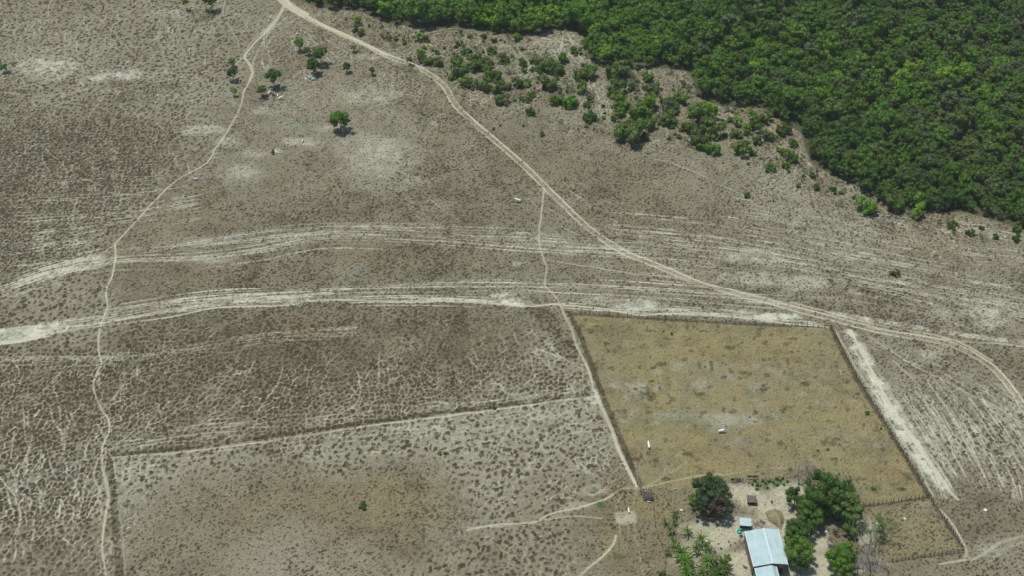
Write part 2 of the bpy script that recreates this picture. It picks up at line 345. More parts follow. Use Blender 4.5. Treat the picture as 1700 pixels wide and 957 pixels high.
# ---- cattle trail down the left
TRAIL = [(474,2),(462,28),(442,52),(422,72),(409,88),(406,95),(414,106),(419,120),(413,137),(404,153),(400,173),(386,203),(371,228),(359,245),(350,261),(330,279),(290,301),(255,335),(225,368),(203,392),(191,405),(192,425),(186,455),(177,480),(178,508),(170,535),(163,565),(165,590),(170,604),(159,625),(155,648),(168,678),(180,697),(180,718),(170,743),(169,770),(173,800),(179,830),(174,872),(170,910),(175,957),(178,1000)]
line(Foot, TRAIL, 1.1, 1.0); line(Sd, TRAIL, 0.42, .88, wiggle=0.12, seed=4, patch=.2)
line(Sd, TRAIL[:9], 1.0, .6, patch=.3)
for pts, wd, st in [
 ([(191,405),(170,420),(146,440),(132,452)], .5, .8), ([(409,90),(400,99),(388,110)], .5, .8),
 ([(464,30),(440,62),(424,92),(420,110)], .5, .55), ([(472,14),(450,40),(425,62),(405,85)], .6, .6),
 ([(903,312),(900,340),(896,370),(895,400),(902,430),(908,450),(905,475),(925,500),(940,530)], .5, .74),
 ([(903,430),(960,440),(1030,450),(1060,455),(1130,462),(1200,482)], .4, .6),
 ([(940,530),(948,545),(957,572),(970,600),(980,628),(985,650)], .7, .9), ([(985,650),(998,675),(1010,703),(1022,738),(1035,765),(1048,790),(1056,808)], 1.1, .95),
 ([(184,762),(240,757),(300,752),(430,735),(560,716),(700,696),(830,680),(990,659)], .6, .8),
 ([(188,762),(193,790),(197,830),(201,880),(206,960)], .6, .6),
 ([(776,881),(800,876),(830,871),(868,869),(892,866),(905,857),(925,850),(955,846),(985,837),(1005,830),(1018,822)], .6, .85),
 ([(895,865),(920,861),(950,857),(1000,862)], .5, .6), ([(830,873),(858,862),(900,864)], .3, .0),
 ([(960,962),(975,945),(995,930),(1010,917),(1018,905),(1022,890)], .7, .8),
 ([(776,877),(805,876),(840,873)], .4, .6),
 ([(1384,547),(1397,570),(1420,610),(1450,655),(1480,705),(1503,740),(1522,765),(1532,790),(1540,808),(1550,822)], .5, .8),
 ([(1562,846),(1580,870),(1595,895),(1604,915),(1603,930)], .6, .9), ([(1603,930),(1590,932),(1560,937)], .6, .8), ([(1604,925),(1612,930)], 1.4, .7),
 ([(1720,886),(1690,893),(1660,902),(1640,915),(1615,930)], .9, .55), ([(1720,896),(1690,903),(1665,915),(1640,935)], .6, .45),
 ([(1442,560),(1480,585),(1520,610),(1560,630),(1610,655),(1660,680),(1700,708)], .4, .75), ([(1628,668),(1650,685),(1680,710),(1710,740)], .4, .65),
 ([(1480,600),(1510,625),(1530,655),(1545,690),(1565,715),(1580,740)], .4, .6), ([(1470,640),(1482,660),(1500,690)], .35, .6),
 ([(1064,813),(1090,806),(1120,799),(1150,793),(1195,788)], .5, .45), ([(1064,813),(1085,803),(1110,788),(1140,768)], .4, .3), ([(1064,811),(1058,790),(1054,770)], .35, .3), ([(1064,813),(1100,790),(1108,770)],.3,.25),
 ([(1190,790),(1240,783),(1290,779),(1330,777)], .5, .25), ([(1055,815),(1052,840),(1056,870)], .5, .3), ([(1056,900),(1062,920),(1068,960)], .4, .2), ([(1015,825),(1035,812),(1060,812)], .5, .35),
 ([(0,152),(40,156),(75,160),(110,154),(150,147)], .4, .5), ([(40,200),(55,186),(95,174),(130,163)], .35, .35), ([(145,196),(185,150),(235,140),(290,130),(345,116)], .45, .5), ([(150,146),(200,152),(240,140)], .4, .4),
 ([(375,-5),(370,22),(382,45),(393,65),(396,80)], .4, .45), ([(88,-5),(80,14),(80,32)], .4, .5),
 ([(1087,264),(1110,268),(1140,280),(1165,290),(1190,305),(1225,320),(1262,343)], .4, .55), ([(704,320),(725,332),(745,347)], .35, .4), ([(548,290),(560,310),(568,325)], .25, .3),
 ([(296,110),(303,128),(310,150)], .35, .4), ([(935,50),(932,78),(926,95)], .6, .6), ([(942,55),(958,85),(970,105),(978,118),(985,140),(995,165)], .5, .6), ([(876,80),(905,62),(930,55)], .5, .55),
 ([(1330,238),(1327,260),(1318,290)], .4, .35), ([(858,80),(880,110),(872,130)],.4,.45),
 ([(0,795),(12,808),(24,822),(28,838),(34,862),(24,888),(8,915)], .5, .75), ([(0,798),(20,812),(50,830),(52,842)], .45, .5),
 ([(24,718),(20,745),(18,760)], .45, .55), ([(52,740),(40,765),(28,790),(25,822)], .4, .6), ([(106,722),(108,745),(97,770)], .4, .5), ([(70,740),(66,770),(60,800)],.4,.5),
 ([(172,745),(163,765),(158,782),(158,800),(166,815),(160,835),(150,850),(145,862)], .45, .7), ([(172,790),(180,810),(182,835),(177,850)], .45, .7), ([(175,745),(176,765),(174,785)], .4, .7), ([(165,815),(162,832),(168,850),(166,865)], .4, .7),
 ([(158,785),(146,790),(140,805),(137,830),(130,850),(126,862)], .4, .55), ([(134,772),(132,790),(127,815),(128,830)], .4, .5),
 ([(206,640),(204,668),(195,695),(178,705)], .4, .5), ([(200,630),(196,650),(168,680)], .35, .4), ([(320,640),(305,675),(265,700),(237,712)],.4,.45), ([(420,560),(370,620),(330,640)],.3,.3), ([(400,665),(350,700),(300,712)],.4,.45),
 ([(100,620),(70,650),(48,668)], .4, .55), ([(150,590),(110,615),(80,640)],.3,.4),
 ([(470,610),(460,640),(440,665),(425,690)], .4, .5), ([(631,590),(627,620),(628,640)],.35,.55), ([(595,620),(598,650),(592,672),(570,685),(560,692)],.4,.55), ([(640,612),(648,628),(650,640)],.35,.45), ([(665,610),(668,625),(680,640),(675,660)],.35,.45), ([(704,600),(697,625),(703,650)],.35,.5), ([(725,620),(730,640),(745,650)],.35,.45), ([(757,625),(765,638)],.35,.4), ([(520,610),(545,605),(565,615)],.3,.4), ([(518,632),(525,645)],.3,.4),
 ([(175,752),(200,735),(215,722),(225,714)],.4,.55), ([(180,748),(215,740),(260,732),(320,722),(400,716)],.45,.5),
 ]:
    if st: line(Sd, pts, wd * .85, st * .86, wiggle=.12, seed=int(pts[0][0]) + 5, cell=3, patch=.25)
    if st >= .75 and wd >= .5: line(Foot, pts, wd + .3, 1.0)
# ---- bright pulled-up line that runs across the picture
WL = [(-30,574),(0,571),(40,566),(62,562),(76,555),(110,550),(150,544),(270,530),(330,518),(365,512),(430,510),(480,508),(530,499),(600,500),(660,503),(740,502),(800,503),(850,508),(885,510),(915,507),(950,509),(1000,514),(1040,521),(1060,524),(1110,522),(1200,526),(1260,531),(1300,538),(1350,543),(1375,546)]
line(Sd, WL, .46, .95, wiggle=.1, seed=8, patch=.35); line(Foot, WL, .9, 1.0)
line(Wash, [(-30,566),(0,563),(40,558),(80,549)], 5.5, 1.1, seed=9, patch=.3); line(Sd, [(-30,574),(0,571),(40,566),(66,558)], 1.4, .8, seed=9); line(Wash, [(-30,560),(0,556),(50,552),(100,545)], 4.5, .8, patch=.4)
# streaks left by driven cattle and old wheel tracks
for pts, spread, n, st, wd, ln, sd in [
 ([(-30,560),(0,555),(150,535),(300,512),(420,500),(560,492)], 3.4, 66, (.3,.9), (.25,.6), (.08,.35), 61),
 ([(480,503),(600,498),(720,497),(850,503),(1000,512),(1200,523),(1370,543)], 2.0, 50, (.4,.9), (.3,.55), (.05,.2), 62),
 ([(150,520),(350,492),(560,482),(800,476),(950,480),(1100,488),(1330,506)], 3.5, 60, (.2,.7), (.25,.5), (.05,.22), 63),
 ([(-30,505),(0,490),(60,466),(130,442),(200,430),(320,424),(430,410),(540,390),(700,393),(900,408),(1100,421)], 3.6, 90, (.15,.6), (.25,.5), (.05,.25), 64),
 ([(-30,492),(0,480),(70,455),(130,440),(180,430)], 3.6, 80, (.5,1.), (.3,.55), (.2,.6), 65),
 ([(200,425),(330,400),(450,385),(560,377),(700,380),(850,385),(1000,392)], 3.2, 60, (.2,.6), (.25,.45), (.05,.2), 66),
 ([(1000,385),(1150,398),(1300,420),(1450,450),(1600,480),(1730,500)], 9.0, 210, (.2,.6), (.25,.5), (.03,.15), 67),
 ([(1200,350),(1350,372),(1500,400),(1720,425)], 8.0, 100, (.12,.42), (.25,.45), (.03,.15), 68),
 ([(1050,430),(1250,448),(1400,458),(1560,490),(1720,540)], 10., 120, (.12,.42), (.25,.45), (.04,.15), 69),
 ([(-30,600),(60,602),(180,598),(300,584),(450,560),(600,550)], 2.6, 60, (.2,.5), (.25,.4), (.08,.3), 70),
 ([(1405,556),(1440,615),(1475,675),(1510,725),(1545,775),(1578,828)], 1.6, 60, (.4,.9), (.3,.6), (.1,.4), 71),
 ([(1475,640),(1515,690),(1550,740),(1590,800)], 3.5, 36, (.3,.65), (.3,.42), (.3,.8), 72),
 ([(1530,620),(1575,680),(1615,750),(1650,820)], 5.5, 55, (.3,.65), (.3,.42), (.2,.7), 73),
 ([(1600,640),(1650,700),(1700,780),(1720,840)], 6.0, 45, (.3,.65), (.3,.42), (.2,.7), 74),
 ([(1500,590),(1580,620),(1700,690)], 7.0, 40, (.15,.4), (.25,.4), (.1,.4), 75),
 ([(1,330),(120,325),(250,318)], 7.0, 50, (.2,.55), (.25,.4), (.06,.3), 76),
 ([(-10,370),(100,362),(220,352),(340,335)], 6.5, 70, (.25,.6), (.25,.4), (.1,.35), 77),
 ([(-20,425),(80,412),(180,395)], 6.0, 60, (.25,.65), (.25,.4), (.1,.4), 78),
 ([(20,660),(35,760),(30,860),(20,940)], 9.0, 70, (.35,.8), (.3,.42), (.08,.35), 79),
 ([(110,620),(120,740),(110,850),(100,920)], 9.0, 90, (.35,.8), (.3,.42), (.06,.3), 80),
 ([(230,600),(215,660),(225,720)], 8.0, 40, (.3,.6), (.3,.4), (.15,.5), 81),
 ([(420,570),(340,640),(270,700),(230,740)], 10.0, 60, (.3,.6), (.3,.4), (.08,.3), 82),
 ([(190,735),(400,705),(600,685),(800,670),(960,655)], 3.0, 40, (.3,.6), (.25,.35), (.04,.12), 83),
 ([(560,600),(600,650),(640,680)], 10.0, 30, (.25,.6), (.3,.4), (.1,.4), 84),
 ([(720,600),(760,650),(840,680)], 11.0, 40, (.25,.6), (.3,.4), (.1,.4), 85),
 ([(870,540),(900,580),(940,630),(980,655)], 6.0, 45, (.3,.7), (.3,.4), (.1,.4), 86),
 ([(195,775),(400,752),(600,730),(800,705),(985,680)], 5.5, 60, (.2,.45), (.25,.35), (.03,.1), 87),
 ([(860,700),(900,760),(960,800),(1010,830)], 11., 50, (.25,.6), (.3,.4), (.08,.3), 88),
 ([(470,20),(440,60),(410,120)], 9.0, 26, (.25,.55), (.25,.4), (.1,.4), 89),
 ([(480,20),(520,60),(560,100)], 7.0, 30, (.2,.5), (.25,.4), (.1,.4), 90),
 ([(100,20),(90,90),(120,170)], 22.0, 60, (.2,.5), (.25,.38), (.08,.25), 91),
 ([(300,40),(290,120),(250,200)], 20.0, 60, (.2,.5), (.25,.38), (.08,.25), 92),
 ([(60,230),(110,300),(100,380)], 20.0, 60, (.25,.55), (.25,.38), (.08,.25), 93),
 ([(210,230),(230,280),(200,350)], 16.0, 45, (.2,.5), (.25,.38), (.08,.25), 94),
 ([(640,60),(760,85),(860,70)], 6.0, 34, (.25,.5), (.25,.4), (.06,.2), 95),
 ([(890,60),(930,80),(960,110)], 6.0, 44, (.3,.6), (.25,.4), (.1,.4), 96),
 ([(1090,130),(1110,160),(1130,190)], 6.0, 24, (.3,.55), (.25,.4), (.1,.4), 97),
 ([(1270,200),(1330,270),(1410,330)], 5.0, 44, (.3,.55), (.25,.4), (.08,.3), 98),
 ([(1430,350),(1540,375),(1690,392)], 4.0, 50, (.3,.55), (.25,.4), (.05,.2), 99),
 ([(1060,815),(1040,850),(1030,900)], 3.0, 14, (.15,.3), (.3,.4), (.2,.5), 100),
 ([(600,250),(680,300),(780,360)], 12.0, 20, (.15,.35), (.25,.35), (.08,.2), 101),
 ([(900,300),(960,340),(1040,370)], 12.0, 26, (.15,.35), (.25,.35), (.05,.15), 102)]:
    nt_ = 79 <= sd <= 98 and sd not in (83, 87)
    if sd in (79, 80, 81, 82, 84, 85, 86, 88): n = int(n * .35)
    if not nt_ and sd < 80: n = int(n * .8); wd = (wd[0] * .9, wd[1] * .88); ln = (ln[0] * 1.6, min(.8, ln[1] * 1.7))
    bundle(Sb, pts, spread, n, wd, tuple(min(1, v * (1.25 if not nt_ else 1.)) for v in st), ln, seed=sd, wiggle=.7 if nt_ else .14, cell=4 if nt_ else 7, drift=1.5 if nt_ else .5)
Sb *= .72 + .55 * sstep(.34, .62, fbm(2.4, 191, 3))
Sb = np.clip(np.maximum(Sb * 1.05, 1.05 * Snet * (1 - blur(poly_mask([(947,524),(1378,546),(1541,826),(1436,842),(1290,800),(1058,806)]), 3))), 0, 1)
blobs(Wash, [(640,262,75,42,.30),(400,290,44,20,.28),(590,235,60,16,.2),(690,300,40,16,.2),(420,255,30,10,.25),(380,235,30,10,.4),(90,112,70,18,.5),(200,125,60,12,.55),(300,22,50,14,.35),(340,215,40,10,.45),(850,503,34,8,.9),(830,492,26,6,.6),(1060,510,44,10,.75),(1000,500,40,7,.5),(1285,527,44,7,1.0),(1235,520,30,6,.5),(1640,532,44,22,.55),(1590,520,40,14,.3),(1250,425,70,14,.35),(1240,460,60,12,.3),(1330,470,40,12,.35),(860,438,20,5,.4),(660,503,26,3,.7),(480,505,14,5,.5),(330,508,30,5,.5),(990,662,16,12,.7),(340,402,26,8,.3),(370,430,50,8,.25),(80,405,30,8,.4),(1395,815,1,1,0),(960,840,30,10,.6),(985,815,26,10,.45),(630,155,60,22,.3),(550,212,30,10,.35),(440,185,30,10,.3),(720,205,10,6,.4),(1640,915,30,12,.25),(1355,945,40,10,.6),(1600,385,40,5,.2),(610,95,20,6,.35),(700,113,16,5,.35),(590,158,14,5,.4),(650,160,14,5,.45),(640,640,1,1,0),(500,235,30,8,.4),(461,250,9,4,.8),(1500,700,22,18,.4),(1455,872,12,7,.6),(1460,937,36,5,.45),(920,690,60,14,.3),(690,712,60,10,.25),(1450,475,16,5,.4),(1540,590,36,8,.3),(1060,500,26,5,.6)])
blobs(Bl, [(50,115,9,4,.8),(200,116,10,4,.9),(155,102,12,4,.8),(85,127,8,3,.7),(240,161,14,4,.8),(190,175,12,4,.7),(75,155,10,4,.7),(110,164,18,5,.7),(290,150,10,3,.6),(340,93,10,4,.7),(397,101,14,5,.6),(360,43,16,4,.6),(285,22,12,4,.8),(40,25,8,3,.6),(65,222,14,4,.6),(160,120,10,3,.7),(225,132,12,3,.6),(55,138,9,3,.7),(590,450,20,9,.6),(860,437,20,5,.5),(600,97,12,5,.6),(648,150,14,3,.8),(520,130,14,6,.6),(450,185,16,5,.5),(520,192,12,5,.5),(490,210,12,5,.5),(650,92,12,5,.4),(290,590,10,4,.5),(228,590,10,4,.5),(100,790,40,5,.7),(30,805,20,10,.5),(850,700,20,6,.5),(935,700,14,8,.4),(740,775,1,1,0),(1500,692,16,10,.5),(1480,655,12,10,.4),(1200,715,26,8,.6),(420,790,1,1,0),(1060,505,20,4,.3),(380,655,1,1,0),(20,556,30,6,.5),(1300,420,1,1,0),(405,760,30,6,.5),(1548,740,12,10,.4)])
for _ in range(34):                                # old ash and dung rings in the upper left
    a, b = random.uniform(0, 420), random.uniform(10, 230)
    blobs(Bl, [(a, b, random.uniform(5, 11), random.uniform(2, 4), random.uniform(.3, .6))])
blobs(Dk, [(332,26,34,14,.75),(312,22,13,4,.8),(349,24,15,6,.8),(100,150,1,1,0),(40,150,12,3,.5),(50,103,8,2,.5),(355,78,8,3,.5),(325,87,7,3,.4),(703,172,12,6,.5),(1090,275,14,4,.5),(1000,315,12,5,.35),(1650,560,24,10,.4),(1520,590,12,6,.6),(1575,595,8,7,.5),(1030,925,24,10,.5),(1075,930,14,8,.4),(1095,814,8,3,.6),(1000,745,1,1,0),(1540,615,30,12,.4),(650,420,40,14,.2),(700,455,40,10,.25),(560,330,60,18,.15),(600,880,30,10,.3),(690,810,30,14,.3),(1675,765,10,6,.5),(1660,548,16,8,.4),(1010,550,40,16,.3),(975,535,12,6,.3)])  # leading blobs: tree shade and dark soil painted under the top-edge trees
line(Dk, [(180,765),(185,800),(191,850),(193,900),(199,960)], 1.8, .62, patch=.2); line(Dk, [(190,757),(300,745),(430,728),(560,709),(700,690),(830,674),(985,655)], 1.5, .7, patch=.2)
line(Dk, [(941,522),(960,560),(975,600),(995,655),(1012,697),(1032,745),(1048,785),(1058,806)], 1.3, .8, off=.7)
line(Dk, [(947,522),(1010,526),(1100,532),(1200,537),(1300,542),(1380,545)], 1.2, .6)
line(Dk, [(1380,545),(1400,590),(1430,645),(1470,708),(1510,772),(1541,824)], 1.3, .75, off=0)
line(Dk, [(1541,824),(1600,914)], .9, .5); line(Dk, [(1600,916),(1520,927),(1465,936)], .9, .5); line(Dk, [(1541,826),(1490,835),(1435,841)], .9, .5)
line(Dk, [(880,505),(905,530),(930,560),(945,590)], 5.0, .45)
line(Dk, [(1150,470),(1230,484),(1330,500)], 1.5, .3)
# ---- white wedge of bare ground beside the paddock
wedge = poly_mask([(1403,552),(1412,549),(1424,562),(1444,595),(1475,648),(1508,700),(1542,760),(1566,800),(1584,833),(1570,826),(1548,806),(1526,775),(1500,742),(1470,690),(1432,622),(1412,580)])
wn = fbm(1.8, 71, 3)
Wash = np.maximum(Wash, blur(wedge, 4) * (0.25 + 1.0 * sstep(.35, .62, wn)) * np.where(PX < 1480, 1.0, .75))
line(Sd, [(1405,552),(1430,600),(1465,665),(1500,720),(1535,770),(1565,812),(1584,833)], .8, .9, off=1.2, patch=.4)
Foot = np.maximum(Foot, wedge * 1.0)
# ---- straw paddock
pad_poly = [(947,524),(1010,527),(1100,532),(1200,538),(1300,543),(1378,546),(1402,592),(1432,646),(1472,710),(1512,775),(1541,826),(1490,835),(1436,842),(1420,790),(1330,775),(1290,800),(1200,800),(1130,815),(1075,812),(1058,806),(1048,782),(1030,738),(1012,694),(993,650),(975,600),(960,558)]
pad = poly_mask(pad_poly)
pen = poly_mask([(1541,827),(1600,914),(1520,927),(1465,936),(1440,940),(1425,880),(1436,842),(1490,836)])
pb = blur(pad, 3)
ash = np.zeros_like(Sd); blobs(ash, [(random.uniform(1010, 1480), random.uniform(600, 745), random.uniform(8, 26), random.uniform(4, 10), random.uniform(.15, .5)) for _ in range(80)]); blobs(ash, [(1080,645,50,16,.7),(1150,640,60,16,.6),(1200,625,40,14,.6),(1220,700,60,14,1.),(1130,690,70,12,.6),(1340,650,50,30,.5),(1260,640,40,30,.45),(1190,610,30,14,.4),(1040,690,40,14,.5),(1300,620,40,20,.4),(1380,720,40,14,.3),(1060,660,30,10,.6),(1280,690,50,14,.5),(1240,735,40,8,.3)])
ash = np.clip(ash * (.45 + 1.0 * sstep(.38, .62, fbm(2.2, 93, 3))), 0, 1)
Straw = pb * np.clip(0.82 + (fbm(9.0, 72) - .5) * 1.1, .15, 1) * (1 - .85 * ash)
Straw = np.maximum(Straw, blur(pen, 2) * .45); Straw = np.maximum(Straw, blur(poly_mask([(990,800),(1200,800),(1130,860),(1110,960),(1010,960),(1000,870)]), 10) * .5 * sstep(.3, .6, fbm(6., 94))); Straw = np.maximum(Straw, np.clip(WRM - .62, 0, 1) * 1.1 * sstep(.35, .6, fbm(16., 73)))
A = A * (1 - pb) + pb * (.35 + .75 * ash)
D = D * (1 - pb * .55); D = np.clip(D + pb * .22 * sstep(.5, .75, fbm(3.0, 74)) + pb * .5 * sstep(.68, .78, fbm(1.6, 78, 2)) , 0, 1)
blobs(Straw, [(1222,775,20,14,1.),(1000,545,40,14,.9)])
# ---- sandy farmyard
yard = np.zeros_like(Sd)
blobs(yard, [(1240,825,46,32,1.),(1290,850,44,36,1.),(1230,880,52,32,1.),(1200,900,40,28,1.),(1225,935,36,40,1.),(1340,900,46,30,1.),(1370,940,44,26,1.),(1300,820,46,22,.9),(1310,880,40,60,1.),(1290,950,70,40,1.),(1430,880,24,36,.55),(1440,940,30,20,.6),(1170,880,36,20,.75),(1150,925,40,30,.55)])
yard = np.clip(yard * (0.75 + .5 * fbm(2.2, 75)), 0, 1) * (1 - pb * .9)
D = D * (1 - yard * .8) + yard * .5 * sstep(.56, .72, fbm(.8, 76, 2))
patchr = poly_mask([(1021,852),(1052,849),(1057,857),(1056,868),(1040,872),(1023,870)]); prb = blur(patchr, 1)
yard = np.maximum(yard, prb * (.45 + .7 * fbm(1.5, 77)) * .9)
blobs(Gr, [(1290,803,34,9,.55),(1255,805,12,8,.7),(1270,812,20,8,.5),(984,815,9,5,.8),(998,840,12,9,.7),(1005,790,8,4,.4),(1023,923,11,10,.5),(935,810,5,2,.6),(1140,552,14,4,.35),(1440,812,5,3,.6),(1200,590,1,1,0),(1130,700,60,12,.15),(1060,705,40,20,.18),(1320,640,40,20,.12)])
Gr *= (.4 + 1.1 * sstep(.35, .65, fbm(.9, 79, 2)))
# ---- forest floor
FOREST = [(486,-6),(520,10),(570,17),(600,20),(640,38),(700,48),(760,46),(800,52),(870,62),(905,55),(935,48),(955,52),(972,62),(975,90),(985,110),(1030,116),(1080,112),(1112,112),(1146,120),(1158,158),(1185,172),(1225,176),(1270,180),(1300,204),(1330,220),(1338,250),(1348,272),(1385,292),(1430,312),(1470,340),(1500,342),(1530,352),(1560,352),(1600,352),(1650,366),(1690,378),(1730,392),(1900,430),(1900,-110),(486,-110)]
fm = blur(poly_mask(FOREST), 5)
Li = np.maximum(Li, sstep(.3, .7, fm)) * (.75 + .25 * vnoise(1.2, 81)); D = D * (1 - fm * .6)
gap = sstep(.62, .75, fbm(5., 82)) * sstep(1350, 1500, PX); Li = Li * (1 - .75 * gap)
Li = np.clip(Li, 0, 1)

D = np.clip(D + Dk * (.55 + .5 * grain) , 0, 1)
Wash = Wash * (.55 + .8 * sstep(.3, .7, fbm(2.0, 83, 3)))
Wash = np.maximum(Wash, Sb)
D = D * (1 - .8 * np.clip(Wash, 0, 1)) * (1 - .8 * Sd)
Sn = np.clip(Sd * (.9 + .25 * vnoise(.8, 84)) , 0, 1)
A = np.clip(A, 0, 1)

Z = (0.10 * D * (0.5 + grain) - 0.07 * Sn - .06 * np.maximum(Road, 0) * (Sn > .4) + 0.10 * (fbm(2.0, 85, 2) - .5) + 0.5 * (fbm(40., 86, 2) - .5)).astype(np.float32)
def gz(x, y):
    i = int(min(max((x - X0) / DX, 0), NX - 1)); j = int(min(max((y - Y0) / DX, 0), NY - 1)); return float(Z[j, i])

# ---- ground material
def ground_material():
    m, nt, bs = newmat('dry_ground')
    a1 = N(nt, 'ShaderNodeAttribute', attribute_name='m1'); a2 = N(nt, 'ShaderNodeAttribute', attribute_name='m2')
    s1 = N(nt, 'ShaderNodeSeparateColor'); s2 = N(nt, 'ShaderNodeSeparateColor')
    nt.links.new(a1.outputs['Color'], s1.inputs[0]); nt.links.new(a2.outputs['Color'], s2.inputs[0])
    Dk_, A_, S_, G_ = s1.outputs[0], s1.outputs[1], s1.outputs[2], a1.outputs['Alpha']
    L_, B_, V_, Y_ = s2.outputs[0], s2.outputs[1], s2.outputs[2], a2.outputs['Alpha']
    a3 = N(nt, 'ShaderNodeAttribute', attribute_name='m3'); s3 = N(nt, 'ShaderNodeSeparateColor'); nt.links.new(a3.outputs['Color'], s3.inputs[0])
    W_, WM_ = s3.outputs[0], s3.outputs[1]
    c = mixc(nt, A_, (0.126, 0.110, 0.068), (0.276, 0.270, 0.194))
    c = mixc(nt, WM_, c, (0.160, 0.127, 0.070))
    c = mixc(nt, W_, c, (0.490, 0.490, 0.385))
    c = mixc(nt, B_, c, (0.202, 0.227, 0.180))
    c = mixc(nt, G_, c, mixc(nt, noise(nt, .09, 3), (0.236, 0.190, 0.092), (0.212, 0.196, 0.092)))
    f = noise(nt, 2.2, 5.0, 0.75, lo=.32, hi=.68, a=0.62, b=1.38)
    c = mixc(nt, 1.0, c, f, 'MULTIPLY')
    f2 = noise(nt, .25, 3.0, 0.6, lo=.3, hi=.7, a=0.9, b=1.1)
    c = mixc(nt, 1.0, c, f2, 'MULTIPLY')
    dk = mixc(nt, noise(nt, .5, 3), (0.038, 0.031, 0.018), (0.070, 0.051, 0.028))
    c = mixc(nt, Dk_, c, dk)
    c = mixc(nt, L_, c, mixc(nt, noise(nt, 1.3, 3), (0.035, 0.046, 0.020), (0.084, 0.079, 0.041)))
    sd = mixc(nt, noise(nt, 1.6, 4), (0.400, 0.385, 0.270), (0.550, 0.535, 0.400))
    c = mixc(nt, S_, c, sd)
    yd = mixc(nt, noise(nt, 1.1, 5, .7), (0.290, 0.272, 0.185), (0.470, 0.452, 0.330))
    c = mixc(nt, Y_, c, yd)
    c = mixc(nt, V_, c, (0.059, 0.106, 0.041))
    nt.links.new(c, bs.inputs['Base Color']); bs.inputs['Roughness'].default_value = 1.0; bs.inputs['Specular IOR Level'].default_value = 0.1
    bp = N(nt, 'ShaderNodeBump'); bp.inputs['Distance'].default_value = 0.12; bp.inputs['Strength'].default_value = 0.7
    nt.links.new(noise(nt, 3.0, 4, .7), bp.inputs['Height']); nt.links.new(bp.outputs[0], bs.inputs['Normal'])
    return m
M_ground = ground_material()
# ---- one seamless sheet, split along its own edges into the named surfaces
cls = np.zeros((NY, NX), np.int8)
cls[pad] = 3; cls[yard > .45] = 4; cls[fm > .5] = 5
cls[Foot > .5] = 2; cls[Road > .5] = 1
cf = cls[:-1, :-1]
hx = (850 + 0) / FP
half = np.abs(XX[:-1, :-1]) < (YY[:-1, :-1] * cp + CAMH * sp) * (890.0 / FP) + 10
vid = np.arange(NX * NY, dtype=np.int64).reshape(NY, NX)
M1 = np.stack([D, A, Sn, np.clip(Straw, 0, 1)], -1).reshape(-1, 4).astype(np.float32)
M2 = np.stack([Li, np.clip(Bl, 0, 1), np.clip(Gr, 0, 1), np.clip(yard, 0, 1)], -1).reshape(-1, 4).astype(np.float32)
M3 = np.stack([np.clip(Wash, 0, 1), np.clip(WRM * .7 * (1 - pb), 0, 1) * sstep(.3, .7, fbm(20., 88)), np.zeros_like(D), np.ones_like(D)], -1).reshape(-1, 4).astype(np.float32)
VC = np.stack([XX, YY, Z], -1).reshape(-1, 3).astype(np.float32)
def fast_mesh(name, V, Fq, mats, n=4, mi=None):
    me = bpy.data.meshes.new(name)
    me.vertices.add(len(V)); me.vertices.foreach_set('co', np.ascontiguousarray(V, np.float32).ravel())
    me.loops.add(len(Fq) * n); me.polygons.add(len(Fq))
    me.loops.foreach_set('vertex_index', np.ascontiguousarray(Fq, np.int32).ravel())
    me.polygons.foreach_set('loop_start', np.arange(0, len(Fq) * n, n, dtype=np.int32))
    me.polygons.foreach_set('loop_total', np.full(len(Fq), n, np.int32))
    for m in mats: me.materials.append(m)
    if mi is not None: me.polygons.foreach_set('material_index', np.ascontiguousarray(mi, np.int32))
    me.update(calc_edges=True)
    return me
def fattr(me, name, vals, dom='FACE', typ='FLOAT', key='value'):
    a = me.attributes.new(name, typ, dom); a.data.foreach_set(key, np.ascontiguousarray(vals, np.float32).ravel())
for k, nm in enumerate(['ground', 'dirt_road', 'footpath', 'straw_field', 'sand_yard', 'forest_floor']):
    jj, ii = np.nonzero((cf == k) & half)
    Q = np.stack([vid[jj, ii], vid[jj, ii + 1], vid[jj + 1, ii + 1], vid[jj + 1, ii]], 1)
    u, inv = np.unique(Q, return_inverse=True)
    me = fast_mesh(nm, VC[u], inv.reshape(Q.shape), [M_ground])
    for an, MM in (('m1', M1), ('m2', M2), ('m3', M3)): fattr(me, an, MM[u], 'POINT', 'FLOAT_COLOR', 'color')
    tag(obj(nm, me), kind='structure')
# far country round the sheet
me = fast_mesh('outer_ground', np.array([(-4000, -2500, -.6), (4000, -2500, -.6), (4000, 6000, -.6), (-4000, 6000, -.6)]), np.array([[0, 1, 2, 3]]), [M_ground])
for an, v in (('m1', (.35, .5, 0, 0)), ('m2', (0, 0, 0, 0)), ('m3', (0, 0, 0, 1))): fattr(me, an, np.tile(v, 4), 'POINT', 'FLOAT_COLOR', 'color')
tag(obj('outer_ground', me), kind='structure')

# ---- dry grass tufts, real little mounds where the cover is
nc = 760000
cxp = rng.uniform(X0 + 1, X1 - 1, nc); cyp = rng.uniform(Y0 + 1, Y1 - 1, nc)
ok = np.abs(cxp) < (cyp * cp + CAMH * sp) * (870.0 / FP) + 6
cxp, cyp = cxp[ok], cyp[ok]
ci = ((cxp - X0) / DX).astype(int); cj = ((cyp - Y0) / DX).astype(int)
dv = D[cj, ci]; ok = (rng.random(len(dv)) < (dv - .30) * 1.3) & (Li[cj, ci] < .3)
cxp, cyp, cj, ci, dv = cxp[ok], cyp[ok], cj[ok], ci[ok], dv[ok]
nT = len(cxp); K = 6
th = np.arange(K) / K * 2 * np.pi + rng.random((nT, 1)) * 6
rad = (rng.uniform(.08, .26, (nT, 1)) * (.6 + .6 * dv[:, None])) * rng.uniform(.6, 1.3, (nT, K))
V = np.zeros((nT, K + 1, 3), np.float32)
